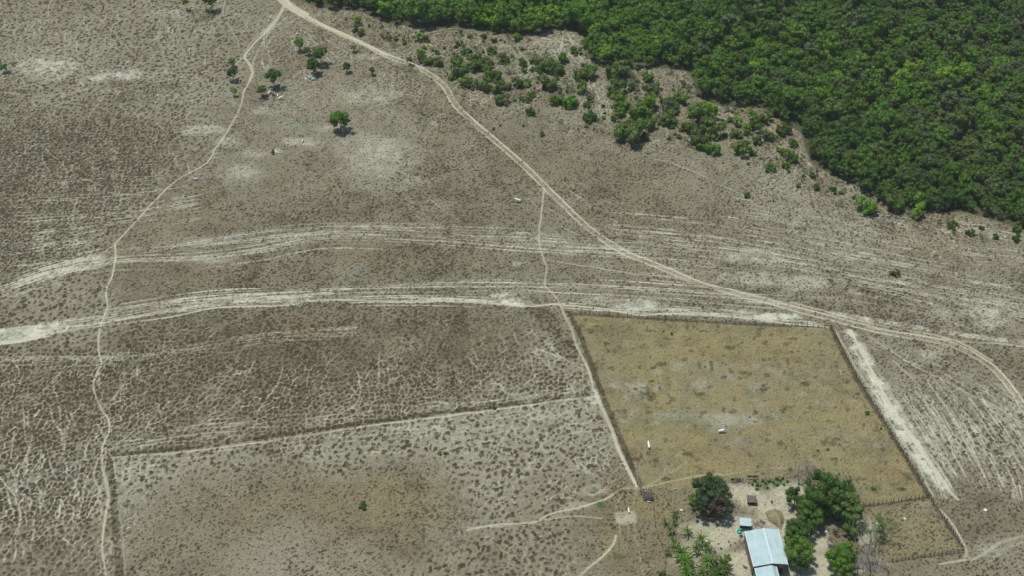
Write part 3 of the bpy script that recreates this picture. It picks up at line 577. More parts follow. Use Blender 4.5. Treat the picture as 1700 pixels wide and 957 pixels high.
V[:, :K, 0] = cxp[:, None] + np.cos(th) * rad; V[:, :K, 1] = cyp[:, None] + np.sin(th) * rad; V[:, :K, 2] = Z[cj, ci][:, None] - .04
V[:, K, 0] = cxp + rng.normal(0, .05, nT); V[:, K, 1] = cyp + rng.normal(0, .05, nT); V[:, K, 2] = Z[cj, ci] + rng.uniform(.08, .30, nT)
base = (np.arange(nT) * (K + 1))[:, None]
F = np.stack([np.stack([base[:, 0] + k, base[:, 0] + (k + 1) % K, base[:, 0] + K], 1) for k in range(K)], 1).reshape(-1, 3)
M_tuft, nt, bs = newmat('tuft')
at = N(nt, 'ShaderNodeAttribute', attribute_name='leaf')
nt.links.new(mixc(nt, at.outputs['Fac'], (0.032, 0.029, 0.019), (0.105, 0.090, 0.054)), bs.inputs['Base Color']); bs.inputs['Roughness'].default_value = 1.0
me = fast_mesh('dry_grass_tufts', V.reshape(-1, 3), F, [M_tuft], 3)
fattr(me, 'leaf', np.repeat(np.clip(rng.random(nT) ** 2.4 + Straw[cj, ci] * .5, 0, 1), K))
tag(obj('dry_grass_tufts', me), 'dark brown tufts of dry grass spread over the grazed ground', 'dry grass', kind='stuff')

# ------------------------------------------------------------------ foliage prototypes
ICO = None
def ico(sub=2):
    global ICO
    if ICO is None or ICO[2] != sub:
        import bmesh
        bm = bmesh.new(); bmesh.ops.create_icosphere(bm, subdivisions=sub, radius=1.0)
        bm.verts.ensure_lookup_table(); ICO = (np.array([v.co[:] for v in bm.verts]), np.array([[v.index for v in f.verts] for f in bm.faces]), sub); bm.free()
    return ICO[:2]
def crown_arrays(r, D_, hr=0.38, nclump=13, nleaf=900, leaf=0.34, ground=False, squash=0.75, gaps=0.0, core=True, sub=2):
    """leaf clumps around a crown of diameter D_ centred on the origin; returns quads, tris and leaf values"""
    R = D_ / 2 * 1.14; C = []
    for k in range(nclump):
        a = r.uniform(0, 2 * math.pi); q = math.sqrt(r.uniform(0, 1)) * (1.02 - hr) * R
        top = (1 - (q / R) ** 2) ** .5
        z = r.uniform(-.5, .85) * top * R * squash if not ground else r.uniform(-.55, .75) * top * R * squash
        C.append((q * math.cos(a), q * math.sin(a), z, R * r.uniform(hr * .6, hr)))
    C = np.array(C)
    wts = C[:, 3] ** 2; wts /= wts.sum()
    idx = r.choice(nclump, nleaf, p=wts)
    d = r.normal(size=(nleaf, 3)); d[:, 2] = d[:, 2] * .8 + .35; d /= np.linalg.norm(d, axis=1)[:, None]
    rr = C[idx, 3] * r.uniform(.66, 1.30, nleaf)
    P = C[idx, :3] + d * rr[:, None]
    nrm = d + r.normal(0, .6, (nleaf, 3)); nrm /= np.linalg.norm(nrm, axis=1)[:, None]
    t = np.cross(nrm, r.normal(size=(nleaf, 3))); t /= np.linalg.norm(t, axis=1)[:, None]; b = np.cross(nrm, t)
    s = leaf * r.uniform(.45, 1.15, (nleaf, 1)); s2 = s * r.uniform(.5, .9, (nleaf, 1))
    bend = nrm * s * .22
    Q = np.stack([P - t * s * .5 - bend, P - b * s2 * .5 + bend * .5, P + t * s * .5 - bend, P + b * s2 * .5 + bend * .5], 1)
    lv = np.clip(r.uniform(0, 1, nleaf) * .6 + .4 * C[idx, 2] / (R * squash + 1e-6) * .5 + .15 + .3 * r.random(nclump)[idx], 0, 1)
    TV = []; TF = []; off = 0
    if core:
        iv, ff = ico(sub)
        for c in C:
            v = iv * c[3] * .80 * r.uniform(.8, 1.12, (len(iv), 1)) + c[:3]; TV.append(v); TF.append(ff + off); off += len(iv)
        TV = np.concatenate(TV); TF = np.concatenate(TF)
    return Q, lv, TV, TF
def crown_mesh(name, seed, mats=None, extra=None, **kw):
    r = np.random.default_rng(seed)
    Q, lv, TV, TF = crown_arrays(r, **kw)
    if len(TV):
        # core triangles are written as quads with a split edge midpoint so one mesh stays uniform
        a, b, c = TV[TF[:, 0]], TV[TF[:, 1]], TV[TF[:, 2]]
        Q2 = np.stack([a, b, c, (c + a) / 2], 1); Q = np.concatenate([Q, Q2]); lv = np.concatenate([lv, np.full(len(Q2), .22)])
    V = Q.reshape(-1, 3); F = np.arange(len(V)).reshape(-1, 4)
    me = fast_mesh(name, V, F, [mats or LEAF['mid']]); fattr(me, 'leaf', lv); return me
def tube(V, F, p, q, r0, r1, k=5):
    p = np.array(p, float); q = np.array(q, float); d = q - p; L = np.linalg.norm(d) + 1e-9; d /= L
    a = np.cross(d, (0.3, 0.9, 0.1) if abs(d[2]) > .9 else (0, 0, 1)); a /= np.linalg.norm(a); b = np.cross(d, a); o = len(V)
    for (c, r_) in ((p, r0), (q, r1)):
        for i in range(k):
            t = 2 * math.pi * i / k; V.append(c + (a * math.cos(t) + b * math.sin(t)) * r_)
    for i in range(k): F.append((o + i, o + (i + 1) % k, o + k + (i + 1) % k, o + k + i))
    F.append((o + 2 * k - 1, o + 2 * k - 2, o + 2 * k - 3, o + k)) if k >= 4 else None
def pymesh(name, V, F, mats, mi=None, smooth=False):
    me = bpy.data.meshes.new(name); me.from_pydata([tuple(map(float, v)) for v in V], [], [tuple(map(int, f)) for f in F])
    for m in mats: me.materials.append(m)
    if mi is not None: me.polygons.foreach_set('material_index', mi)
    if smooth: me.polygons.foreach_set('use_smooth', [True] * len(F))
    me.update(); return me
def trunk_mesh(name, h, r0, seed, limbs=4, spread=1.2, mat=None):
    r = random.Random(seed); V = []; F = []
    p = (0, 0, -.3); n = 4; pts = [p]
    for i in range(1, n + 1): pts.append((r.uniform(-.08, .08) * h, r.uniform(-.08, .08) * h, h * i / n))
    for i in range(n): tube(V, F, pts[i], pts[i + 1], r0 * (1 - .12 * i), r0 * (1 - .12 * (i + 1)), 6)
    for i in range(limbs):
        a = i * 2.4 + r.random(); s = pts[-2] if i % 2 else pts[-1]
        m = (s[0] + math.cos(a) * spread * .5, s[1] + math.sin(a) * spread * .5, s[2] + h * .28); e = (s[0] + math.cos(a) * spread, s[1] + math.sin(a) * spread, s[2] + h * .62)
        tube(V, F, s, m, r0 * .5, r0 * .32, 5); tube(V, F, m, e, r0 * .32, r0 * .12, 5)
    return pymesh(name, V, F, [mat or M_bark])

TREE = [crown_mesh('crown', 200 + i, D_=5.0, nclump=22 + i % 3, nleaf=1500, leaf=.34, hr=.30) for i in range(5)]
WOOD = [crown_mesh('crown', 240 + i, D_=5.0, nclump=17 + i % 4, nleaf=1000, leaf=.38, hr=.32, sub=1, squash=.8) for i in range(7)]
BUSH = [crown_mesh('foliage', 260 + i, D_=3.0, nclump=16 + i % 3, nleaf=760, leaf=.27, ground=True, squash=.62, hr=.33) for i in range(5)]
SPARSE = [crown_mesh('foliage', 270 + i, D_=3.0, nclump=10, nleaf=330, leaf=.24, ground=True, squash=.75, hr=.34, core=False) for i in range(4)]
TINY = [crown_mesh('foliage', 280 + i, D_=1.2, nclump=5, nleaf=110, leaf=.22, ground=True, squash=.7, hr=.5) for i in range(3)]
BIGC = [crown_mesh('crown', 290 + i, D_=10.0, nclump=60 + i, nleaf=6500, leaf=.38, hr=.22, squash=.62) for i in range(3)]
TRUNK = [trunk_mesh('trunk', 2.6, .16, 300 + i) for i in range(3)]
STEM = [trunk_mesh('stem', .9, .06, 310 + i, 4, .6) for i in range(2)]
BTRUNK = [trunk_mesh('trunk', 4.2, .38, 320 + i, 6, 2.6) for i in range(2)]
def setmat(o, m):
    o.material_slots[0].link = 'OBJECT'; o.material_slots[0].material = m
def plant(form, px, py, wpx, kind, name, label, cat, group=None, hfac=1.0, rnd=random):
    s = ppm(py); W_ = wpx / s
    if form == 'tree': hc = W_ * .78 * hfac; Dp, protos, stem, hs = 5.0, TREE, TRUNK, None
    elif form == 'wood': hc = W_ * .55 * hfac; Dp, protos, stem = 5.0, WOOD, TRUNK
    elif form == 'bush': hc = W_ * .27; Dp, protos, stem = 3.0, BUSH, STEM
    elif form == 'sparse': hc = W_ * .42; Dp, protos, stem = 3.0, SPARSE, STEM
    elif form == 'big': W_ *= 1.2; hc = W_ * .50 * hfac; Dp, protos, stem = 10.0, BIGC, BTRUNK
    else: hc = W_ * .25; Dp, protos, stem = 1.2, TINY, None
    x, y, _ = un(px, py, hc); g = gz(x, y)
    k = W_ / Dp
    if stem is None:
        o = obj(name, rnd.choice(protos), None, (x, y, g + hc * .9), (0, 0, rnd.uniform(0, 6.28)), (k, k, k * 1.1)); setmat(o, LEAF[kind])
        return tag(o, label, cat, group)
    e = empty(name, (x, y, g), rnd.uniform(0, 6.28))
    c = obj('crown' if form in ('tree', 'wood', 'big') else 'foliage', rnd.choice(protos), e, (0, 0, hc), (rnd.uniform(-.12, .12), rnd.uniform(-.12, .12), 0), (k * 1.04, k * rnd.uniform(.9, 1.05), k * rnd.uniform(.9, 1.1))); setmat(c, LEAF[kind])
    tm = rnd.choice(stem); th_ = {'tree': 2.6, 'wood': 2.6, 'big': 4.2}.get(form, .9)
    zk = hc / th_ * .78; xk = max(k, .5)
    obj('trunk' if form in ('tree', 'wood', 'big') else 'stem', tm, e, (0, 0, 0), None, (xk, xk, zk))
    return tag(e, label, cat, group)

# ------------------------------------------------------------------ lone trees, top left
for (px, py, w_, kd, hf, lab) in [
 (308, 3, 12, 'dark', 1.6, 'thin dark tree at the top edge, leftmost of the trio over the dark patch'),
 (340, -2, 18, 'dark', 1.5, 'tall dark tree at the top edge over the middle of the dark patch'),
 (352, 2, 17, 'dark', 1.4, 'dark tree at the top edge over the right end of the dark patch'),
 (6, 111, 13, 'fresh', 1., 'small green tree cut by the left edge of the photo'),
 (385, 102, 14, 'fresh', 1., 'small green tree touching the rounder tree below it, left of the trail fork'),
 (386, 121, 19, 'dark', 1., 'round dark green tree left of the trail, middle of three in a column'),
 (388, 151, 12, 'fresh', 1., 'flat little tree beside the trail, lowest of three in a column'),
 (496, 71, 19, 'fresh', 1., 'light green tree, uppermost of the group under the road fork'),
 (510, 83, 13, 'mid', 1., 'small tree squeezed between two bigger ones under the road fork'),
 (532, 89, 27, 'mid', 1., 'broad green tree at the right of the group under the road fork'),
 (520, 108, 23, 'dark', 1., 'dark tree with visible trunk standing over white stones'),
 (453, 126, 26, 'dark', 1.1, 'tall dark tree with cattle resting in its shade'),
 (434, 149, 18, 'dark', 1., 'small dark tree left of the resting cattle'),
 (587, 79, 11, 'mid', 1., 'small tree between the dirt road and the tree group'),
 (575, 111, 15, 'dark', 1., 'small tree with a clear shadow, right of the tree group'),
 (617.5, 117, 12, 'dark', 1., 'very small dark round tree alone on pale ground'),
 (565, 200, 36, 'fresh', .75, 'wide bright green tree standing alone in the upper pasture'),
 (680, 99, 11, 'dark', 1.2, 'little dark tree at the left edge of the dirt road')]:
    plant('tree', px, py, w_, kd, 'pasture_tree', lab, 'tree', None, hf)

# ------------------------------------------------------------------ shrub belt between the road and the wood
SH = """592,33,14,lime;589,48,12,mid;599,54,14,olive;574,32,6,grey;612,43,7,grey;641,59,18,grey;693,60,14,lime;706,63,12,olive;698,87,16,lime;700,99,14,dark;711,101,18,olive;727,103,18,olive;654,74,10,grey
761,115,40,olive;789,108,24,olive;806,108,24,olive;819,125,26,olive;768,133,16,lime;783,140,20,olive;804,140,26,olive;827,145,24,olive;792,93,16,fresh;770,89,7,mid;836,97,20,olive;844,113,20,grey;834,165,24,olive;790,80,10,grey;844,143,14,olive
857,61,12,lime;866,80,9,lime;851,93,8,lime;867,103,14,mid;886,94,20,grey;901,97,20,grey;935,97,20,mid;956,84,17,mid;898,108,26,olive;913,110,26,mid;925,117,22,olive;969,107,10,fresh;973,70,15,lime;978,119,28,mid;964,124,26,olive;910,138,30,olive;943,140,20,grey;967,144,18,lime;860,137,20,dark;983,153,14,grey;925,165,24,mid;946,170,26,fresh;978,194,22,dark;974,174,12,dark;855,165,7,fresh;869,167,6,dark;881,185,17,olive;930,201,11,grey;869,208,5,dark;900,222,10,mid;960,214,4,dark;1001,175,7,dark
1023,148,34,mid;1048,145,14,dark;1028,170,34,mid;1030,187,20,fresh;1020,198,12,mid;1078,167,24,lime;1063,167,16,grey;1066,188,38,fresh;1045,218,50,olive;1068,224,20,olive;1079,205,24,olive;1111,197,28,olive;1113,179,30,grey;1131,163,24,mid;1146,143,18,grey;1076,127,20,mid;1083,148,22,grey;1051,124,16,grey;1023,118,40,olive;1163,185,46,mid;1178,183,24,lime;1146,211,26,olive;1181,211,40,olive;1161,231,34,olive;1186,227,14,fresh;1206,178,16,grey;1221,184,14,grey
1235,168,18,olive;1225,200,15,lime;1221,221,20,olive;1240,212,16,lime;1249,190,18,lime;1257,233,18,olive;1256,208,24,mid;1236,240,20,olive;1165,240,22,mid;1183,247,24,mid;1232,247,30,mid;1221,275,10,grey;1242,272,6,grey;1200,270,4,dark;1274,277,7,grey;1285,180,26,olive;1300,215,24,olive;1275,225,22,olive;1290,232,14,grey;1270,195,24,mid
1294,249,11,lime;1314,260,22,mid;1279,279,17,mid;1326,308,8,dark;1356,309,14,mid;1384,313,9,dark;1400,315,10,grey;1394,335,13,grey;1284,333,5,dark;1439,340,34,fresh;1526,350,22,lime;1527,331,22,lime;1511,350,16,grey;1484,337,36,olive;1560,364,13,grey;1576,362,16,grey;1591,373,8,grey;1350,285,16,grey;1317,238,16,mid"""
ZONES = [
 ((560, 0, 672, 90), 'beside the top of the dirt road'), ((672, 0, 745, 130), "at the belt's left end"),
 ((745, 0, 850, 200), "in clump right of road bend"), ((850, 0, 1000, 128), "below the wood notch"),
 ((850, 128, 1000, 240), "left of the biggest shrub"), ((1000, 0, 1095, 178), 'in mid shrub belt'),
 ((1000, 178, 1100, 240), "around the biggest shrub"), ((1095, 0, 1200, 205), "right of the biggest shrub"),
 ((1095, 205, 1215, 280), "on the lower right fringe"), ((1200, 0, 1312, 240), "at the belt's right end"),
 ((1212, 240, 1335, 340), "on bare ground below the belt"), ((1335, 230, 1420, 345), 'in the bay of the wood edge'),
 ((1420, 300, 1545, 380), "at the lower wood edge"), ((1545, 300, 1700, 420), "near the right photo edge")]
sh = []
for row in SH.replace('\n', ';').split(';'):
    a, b, c, d = row.split(','); a, b, c = float(a), float(b), float(c)
    z = next((n for (q, n) in ZONES if q[0] <= a < q[2] and q[1] <= b < q[3]), 'near the wood edge')
    size = 'tiny' if c < 8 else 'small' if c < 15 else 'medium' if c < 23 else 'large' if c < 32 else 'very large'
    sh.append((a, b, c, d, z, size))
ORD = ['leftmost', 'second from left', 'third from left', 'fourth from left', 'fifth from left', 'sixth from left', 'seventh from left', 'eighth from left']
def place_shrubs(sh, group):
    from collections import defaultdict
    g = defaultdict(list)
    for s in sh: g[(s[5], s[3], s[4])].append(s)
    for (size, kd, z), L in g.items():
        L.sort()
        for i, (a, b, c, d, _, _) in enumerate(L):
            lab = f'{size} {KIND_WORD[kd]} shrub {z}'
            lab = lab.replace('very large', 'huge')
            if len(L) > 1: lab += f', {ORD[min(i, 7)] if i < len(L) - 1 else "rightmost"} of {len(L)}'
            form = 'tiny' if c < 7.5 else 'sparse' if kd == 'grey' and c < 22 else 'wood' if kd == 'lime' and c > 11 else 'bush'
            plant(form, a, b, c * 1.14, kd, 'shrub', lab, 'shrub', group)
place_shrubs(sh, 'shrubs between the dirt road and the wood')
for (px, py, w_, kd, lab) in [
 (1485.6, 453, 16, 'dark', 'dark round shrub alone on the streaked plain below the wood'), (1633, 393, 15, 'grey', 'grey green shrub on open ground, left of two near the right edge'),
 (1687, 395, 16, 'dark', 'dark shrub at the right edge just below the wood corner'), (1687, 379, 18, 'olive', 'olive shrub touching the lower right corner of the wood'),
 (1240, 324, 13, 'mid', 'green shrub beside the faint diagonal path below the belt'), (1198, 318, 4, 'dark', 'tiny dark shrub left of the diagonal path below the belt'),
 (938, 299, 4, 'dark', 'tiny dark green shrub just right of the dirt road, upper of two'), (951.5, 315, 5, 'fresh', 'tiny green shrub just right of the dirt road, lower of two'),
 (703, 190, 5, 'fresh', 'tiny green shrub on the upper pasture left of the road bend'), (716, 131, 4, 'dark', 'tiny dark shrub at the left verge of the road'),
 (819, 213, 6, 'grey', 'tiny grey shrub right of the dirt road, left one of a pair'), (831, 208, 5, 'mid', 'tiny green shrub right of the dirt road, right one of a pair'),
 (602, 840, 15, 'dark', 'round green shrub alone in the lower left field'), (820, 677, 8, 'fresh', 'small green shrub on the field boundary line'),
 (730, 753, 8, 'mid', 'small green shrub in the pale field, left of a touching pair'), (738, 753, 7, 'grey', 'small dull shrub in the pale field, right of a touching pair'),
 (661, 855, 5, 'dark', 'tiny dark shrub in the lower field, right of the round one'), (674, 740, 4, 'dark', 'tiny dark shrub in the pale field below the boundary'),
 (626, 742, 4, 'fresh', 'tiny yellow green shrub in the pale field below the boundary'), (425, 747, 5, 'dark', 'tiny dark shrub under the field boundary line on the left'),
 (1102, 551, 5, 'fresh', 'tiny green shrub inside the paddock near its top fence, left one'), (1114.5, 556, 6, 'dark', 'tiny dark shrub inside the paddock near its top fence, right one'),
 (1170, 610, 4, 'dark', 'tiny dark shrub in the upper middle of the straw paddock'), (1440, 687, 8, 'mid', 'small green shrub at the right fence of the paddock'),
 (1462, 713, 5, 'dark', 'tiny dark shrub against the right fence of the paddock'), (1375, 748, 6, 'mid', 'tiny green shrub in the paddock, right of a pair above the farm trees'),
 (1358, 750, 5, 'olive', 'tiny olive shrub in the paddock, left of a pair above the farm trees'), (1450, 812, 8, 'mid', 'small green shrub in the paddock right of the farm trees'),
 (1523, 701, 10, 'grey', 'small grey shrub among cattle paths right of the white strip'), (861, 791, 5, 'fresh', 'tiny green shrub in the tufted field left of the farm gate'),
 (958, 790, 6, 'dark', 'tiny dark shrub in the tufted field left of the farm gate'), (1099, 954, 12, 'mid', 'small green shrub on the bottom edge left of the palms'),
 (1207, 927, 12, 'mid', 'round green shrub in the yard right of the palms'), (1187, 918, 8, 'grey', 'small grey shrub among the palms at their right side'),
 (1193, 905, 3.6, 'dark', 'tiny dark seedling in the sandy yard, leftmost of four'), (1210, 901, 4, 'dark', 'tiny dark seedling in the sandy yard, uppermost of four'),
 (1213, 906.5, 4.2, 'dark', 'tiny dark seedling in the sandy yard, lowest of four'), (1221, 904.5, 3.8, 'dark', 'tiny dark seedling in the sandy yard, nearest the house'),
 (1197, 912, 5, 'grey', 'small dry shrub in the yard just below the seedlings'), (1281, 836, 5, 'dark', 'tiny dark shrub above the thatched hut'),
 (1110, 838, 4, 'dark', 'small dark shrub in the rough ground left of the shade tree'), (1107, 842, 5, 'grey', 'thin upright shrub in the rough ground above the palms')]:
    plant('tiny' if w_ < 7.5 else ('sparse' if kd == 'grey' else 'bush'), px, py, w_ * 1.05, kd, 'shrub', lab, 'shrub')
# garden plants in the vegetable patch
VG = [(1252,799,7,'mid'),(1257,806,9,'fresh'),(1249,806,6,'dark'),(1256,813,7,'mid'),(1266,800,7,'grey'),(1270,804,8,'fresh'),(1276,800,7,'mid'),(1274,811,6,'dark'),(1283,803,8,'fresh'),(1289,806,8,'mid'),(1296,800,7,'grey'),(1301,806,7,'fresh'),(1262,808,5,'mid'),(1308,801,7,'mid'),(1290,797,7,'grey'),(1300,795,7,'mid'),(1243,803,5,'grey')]
for (px, py, w_, kd) in VG: plant('tiny', px, py, w_, kd, 'garden_plant', 'low green plant in the pale garden plot above the farm huts', 'plant', 'plants in the garden plot')

# ------------------------------------------------------------------ the wood
def inside(p, poly):
    c = False
    for k in range(len(poly)):
        (ax, ay), (bx, by) = poly[k - 1], poly[k]
        if (p[1] < ay) != (p[1] < by) and p[0] < (bx - ax) * (p[1] - ay) / (by - ay) + ax: c = not c
    return c
r = np.random.default_rng(77)
cand = []
cellsz = 2.75
yy = 268.0
while yy < 500:
    xx = -190.0
    while xx < 250:
        x, y = xx + r.uniform(-1.5, 1.5), yy + r.uniform(-1.5, 1.5); xx += cellsz
        px, py = pix(x, y)
        if px > 1760 or py < -45 or px < 480: continue
        if not inside((px, py + 2), FOREST): continue
        cand.append((x, y, px, py))
    yy += cellsz * .92
def wkind(x, y, px, py, rr):
    e = math.sin(x * .045 + 1.3) + math.sin(y * .06 + x * .02) + rr.normal(0, .75) + (.55 if px < 1280 else 0) + (.25 if py > 0 and px < 1330 and py > 60 else 0)
    scr = 1 / (1 + math.exp(-(px - 1400 - (py - 100) * .5) / 90))
    if rr.random() < scr * .42: return rr.choice(['grey', 'olive', 'grey', 'dry'], p=[.45, .4, .15, .0])
    if e > 1.55 and rr.random() < .75: return 'lime' if rr.random() < .45 * (1 - scr * .7) else 'fresh'
    if e > .3: return 'mid' if rr.random() < .7 else 'fresh'
    if e > -.9: return rr.choice(['dark', 'mid', 'olive'], p=[.5, .35, .15])
    return rr.choice(['dark', 'olive'], p=[.75, .25])
BELT = [(560,5),(640,40),(700,55),(800,52),(935,50),(975,95),(1080,108),(1185,150),(1300,196),(1345,272),(1430,314),(1530,352),(1690,382),(1700,404),(1560,384),(1430,352),(1330,300),(1250,262),(1180,255),(1080,235),(980,215),(900,180),(840,160),(760,140),(700,100),(640,72)]
sc_ = []
for _ in range(6000):
    x, y = r.uniform(-60, 170), r.uniform(270, 440); px, py = pix(x, y)
    if inside((px, py), BELT) and not inside((px, py), FOREST) and fbm(9.0, 901, 2, np.array([x]), np.array([y]))[0] > .42 and all((x - a) ** 2 + (y - b) ** 2 > 3.0 for a, b in sc_): sc_.append((x, y))
    if len(sc_) >= 285: break
for (x, y) in sc_:
    px, py = pix(x, y); kd = str(r.choice(['grey', 'olive', 'mid', 'dark', 'fresh'], p=[.34, .3, .18, .1, .08])); W_ = float(np.clip(1.5 * math.exp(r.normal(0, .45)), .6, 3.6)); k = W_ / 3.0
    o = obj('low_scrub', (SPARSE if kd == 'grey' else BUSH)[r.integers(4)], None, (x, y, gz(x, y) + W_ * .24), (0, 0, r.uniform(0, 6.28)), (k, k, k * r.uniform(.9, 1.3))); setmat(o, LEAF[kd])
    tag(o, f'low {KIND_WORD[kd]} bush growing in the gaps between the taller shrubs', 'bush', 'low scrub along the edge of the wood')
cand.sort(key=lambda c: math.hypot(c[0], c[1]) + (40 if c[2] > 1708 or c[3] < -8 else 0))
near, far = cand[:280], cand[280:]
edge_group = 'trees along the near edge of the wood'
for (x, y, px, py) in near:
    kd = wkind(x, y, px, py, r); W_ = float(np.clip(4.2 * math.exp(r.normal(0, .30)), 2.2, 7.5)) * (.86 if px > 1450 else 1)
    hgt = W_ * r.uniform(.48, .8)
    e = empty('forest_tree', (x, y, gz(x, y)), r.uniform(0, 6.28))
    k = W_ / 5.0
    c = obj('crown', WOOD[r.integers(len(WOOD))], e, (0, 0, hgt), (r.uniform(-.15, .15), r.uniform(-.15, .15), 0), (k, k, k * r.uniform(.85, 1.15))); setmat(c, LEAF[str(kd)])
    obj('trunk', TRUNK[r.integers(3)], e, (0, 0, 0), None, (k, k, hgt / 2.6 * .8))
    side = 'left of the notch' if px < 940 else 'above the shrub belt' if px < 1300 else 'on its lower right side'
    tag(e, f'{KIND_WORD[str(kd)]} tree crown packed in the front of the wood, {side}', 'tree', edge_group)
# the wood behind: one uncountable mass
arrs = {}
PR = [crown_arrays(np.random.default_rng(400 + i), 5.0, nclump=14 + i % 4, nleaf=560, leaf=.47, hr=.34, squash=.8, sub=1) for i in range(8)]
kinds = list(LEAF.keys()); VQ = []; LQ = []; MQ = []
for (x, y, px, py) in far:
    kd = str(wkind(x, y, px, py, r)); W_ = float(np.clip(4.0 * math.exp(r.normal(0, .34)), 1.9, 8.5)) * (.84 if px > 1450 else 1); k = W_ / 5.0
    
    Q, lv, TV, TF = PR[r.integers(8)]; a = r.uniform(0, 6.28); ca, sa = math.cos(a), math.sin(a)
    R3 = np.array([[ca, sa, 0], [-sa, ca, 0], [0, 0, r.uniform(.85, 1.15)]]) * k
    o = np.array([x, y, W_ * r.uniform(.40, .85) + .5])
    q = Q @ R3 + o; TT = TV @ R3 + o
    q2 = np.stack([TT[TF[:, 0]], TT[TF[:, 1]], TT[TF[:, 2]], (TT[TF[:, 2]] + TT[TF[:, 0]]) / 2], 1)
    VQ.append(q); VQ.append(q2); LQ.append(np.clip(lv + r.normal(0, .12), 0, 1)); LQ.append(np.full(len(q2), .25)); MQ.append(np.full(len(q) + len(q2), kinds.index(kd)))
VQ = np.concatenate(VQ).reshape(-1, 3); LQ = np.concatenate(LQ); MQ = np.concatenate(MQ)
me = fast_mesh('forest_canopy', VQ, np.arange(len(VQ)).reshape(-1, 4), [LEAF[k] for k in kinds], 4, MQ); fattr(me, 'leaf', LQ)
tag(obj('forest_canopy', me), 'dense green canopy of the wood filling the upper right of the photo', 'forest', kind='stuff')

# ------------------------------------------------------------------ farm trees
for (px, py, w_, kd, lab, form, hf) in [
 (1368, 812, 58, 'dark', 'largest dark green farm tree, topmost of the cluster right of the yard', 'big', 1.25),
 (1405, 814, 27, 'dark', 'dark green tree on the upper right flank of the farm tree cluster', 'wood', 1.6),
 (1320, 826, 30, 'dark', 'dark green tree reaching left towards the garden plot', 'wood', 1.5),
 (1408, 845, 44, 'olive', 'olive green broad tree at the right of the farm cluster', 'big', 1.2),
 (1344, 856, 38, 'mid', 'round green tree just right of the thatched hut', 'big', 1.2),
 (1322, 884, 34, 'dark', 'dark green tree beside the right eave of the metal roofed house', 'big', 1.2),
 (1328, 914, 44, 'mid', 'leafy green tree close to the right side of the long house', 'big', 1.1),
 (1331, 938, 30, 'dark', 'dark green tree in front corner of the long house at the bottom edge', 'wood', 1.4),
 (1412, 878, 24, 'mid', 'narrow green tree hanging below the olive tree', 'wood', 1.3),
 (1402, 912, 28, 'fresh', 'bright green tree top at the bottom right of the farm cluster', 'wood', 1.4),
 (1396, 935, 42, 'fresh', 'bright yellow green tree at the bottom edge of the farm cluster', 'big', 1.0),
 (1378, 905, 24, 'dry', 'grey leafless bush between the two green farm trees', 'sparse', 1.0),
 (1352, 834, 20, 'grey', 'grey green thin tree in the middle of the farm cluster', 'sparse', 1.0),
 (1418, 866, 22, 'grey', 'grey twiggy bush at the right edge of the farm cluster', 'sparse', 1.),
 (1385, 826, 34, 'mid', 'mid green tree in the centre right of the farm tree cluster', 'wood', 1.6),
 (1350, 822, 30, 'dark', 'dark green tree in the upper centre left of the farm tree cluster', 'wood', 1.6),
 (1368, 846, 26, 'dark', 'dark green tree between the round and the olive farm trees', 'wood', 1.4),
 (1312, 900, 22, 'mid', 'narrow green tree touching the right eave of the long house', 'wood', 1.5),
 (1340, 884, 26, 'dark', 'dark green tree on the right of the row beside the long house', 'wood', 1.5),
 (1411, 925, 24, 'mid', 'mid green tree right behind the bright yellow green one', 'wood', 1.4),
 (1390, 882, 22, 'red', 'dark leafless bush in the shade below the olive tree', 'sparse', 1.),
 (1177, 816, 46, 'dull', 'big dull green shade tree left of the sandy yard', 'big', 1.2),
 (1199, 822, 30, 'grey', 'grey green tree on the right half of the left shade cluster', 'wood', 1.5),
 (1151, 829, 20, 'fresh', 'small bright tree on the left flank of the left shade cluster', 'wood', 1.5),
 (1165, 846, 30, 'dull', 'dark tree at the lower left of the left shade cluster', 'wood', 1.4),
 (1192, 842, 30, 'red', 'reddish brown bush in the middle of the left shade cluster', 'wood', 1.7),
 (1201, 848, 28, 'dull', 'dark tree at the lower right of the left shade cluster', 'wood', 1.2),
 (1184, 852, 18, 'red', 'dry reddish bush at the foot of the left shade cluster', 'sparse', 1.0)]:
    plant(form, px, py, w_ * (1.12 if form == 'wood' else 1.0), kd, 'farm_tree' if form in ('big', 'wood') else 'farm_bush', lab, 'tree' if form in ('big', 'wood') else 'bush', None, hf)

# ---- palms: rosettes of long arching blades
def palm_mesh(seed, R=1.9, n=17, trunkh=1.2):
    r = random.Random(seed); V = []; F = []; L = []
    for i in range(n):
        a = i * 2.39996 + r.uniform(-.2, .2); e0 = r.uniform(.35, 1.35); ln = R * r.uniform(.75, 1.15); wd = r.uniform(.10, .15)
        p = np.array([0, 0, 0.0]); d = np.array([math.cos(a) * math.cos(e0), math.sin(a) * math.cos(e0), math.sin(e0)]); side = np.array([-math.sin(a), math.cos(a), 0.0])
        nseg = 6; o = len(V); v = r.random()
        for s in range(nseg + 1):
            t = s / nseg; ww = wd * (1 - t) ** .6 * (.6 + t * 1.2 if t < .35 else 1.0) + .01
            V.append(p - side * ww); V.append(p + np.array([0, 0, -.04])); V.append(p + side * ww)
            d = d + np.array([0, 0, -.30 - .18 * t]); d /= np.linalg.norm(d); p = p + d * ln / nseg
        for s in range(nseg):
            for q in (0, 1):
                F.append((o + 3 * s + q, o + 3 * s + q + 1, o + 3 * s + 4 + q, o + 3 * s + 3 + q)); L.append(v)
    me = pymesh('fronds', V, F, [LEAF['mid']]); fattr(me, 'leaf', L); return me
PALM = [palm_mesh(500 + i) for i in range(4)]
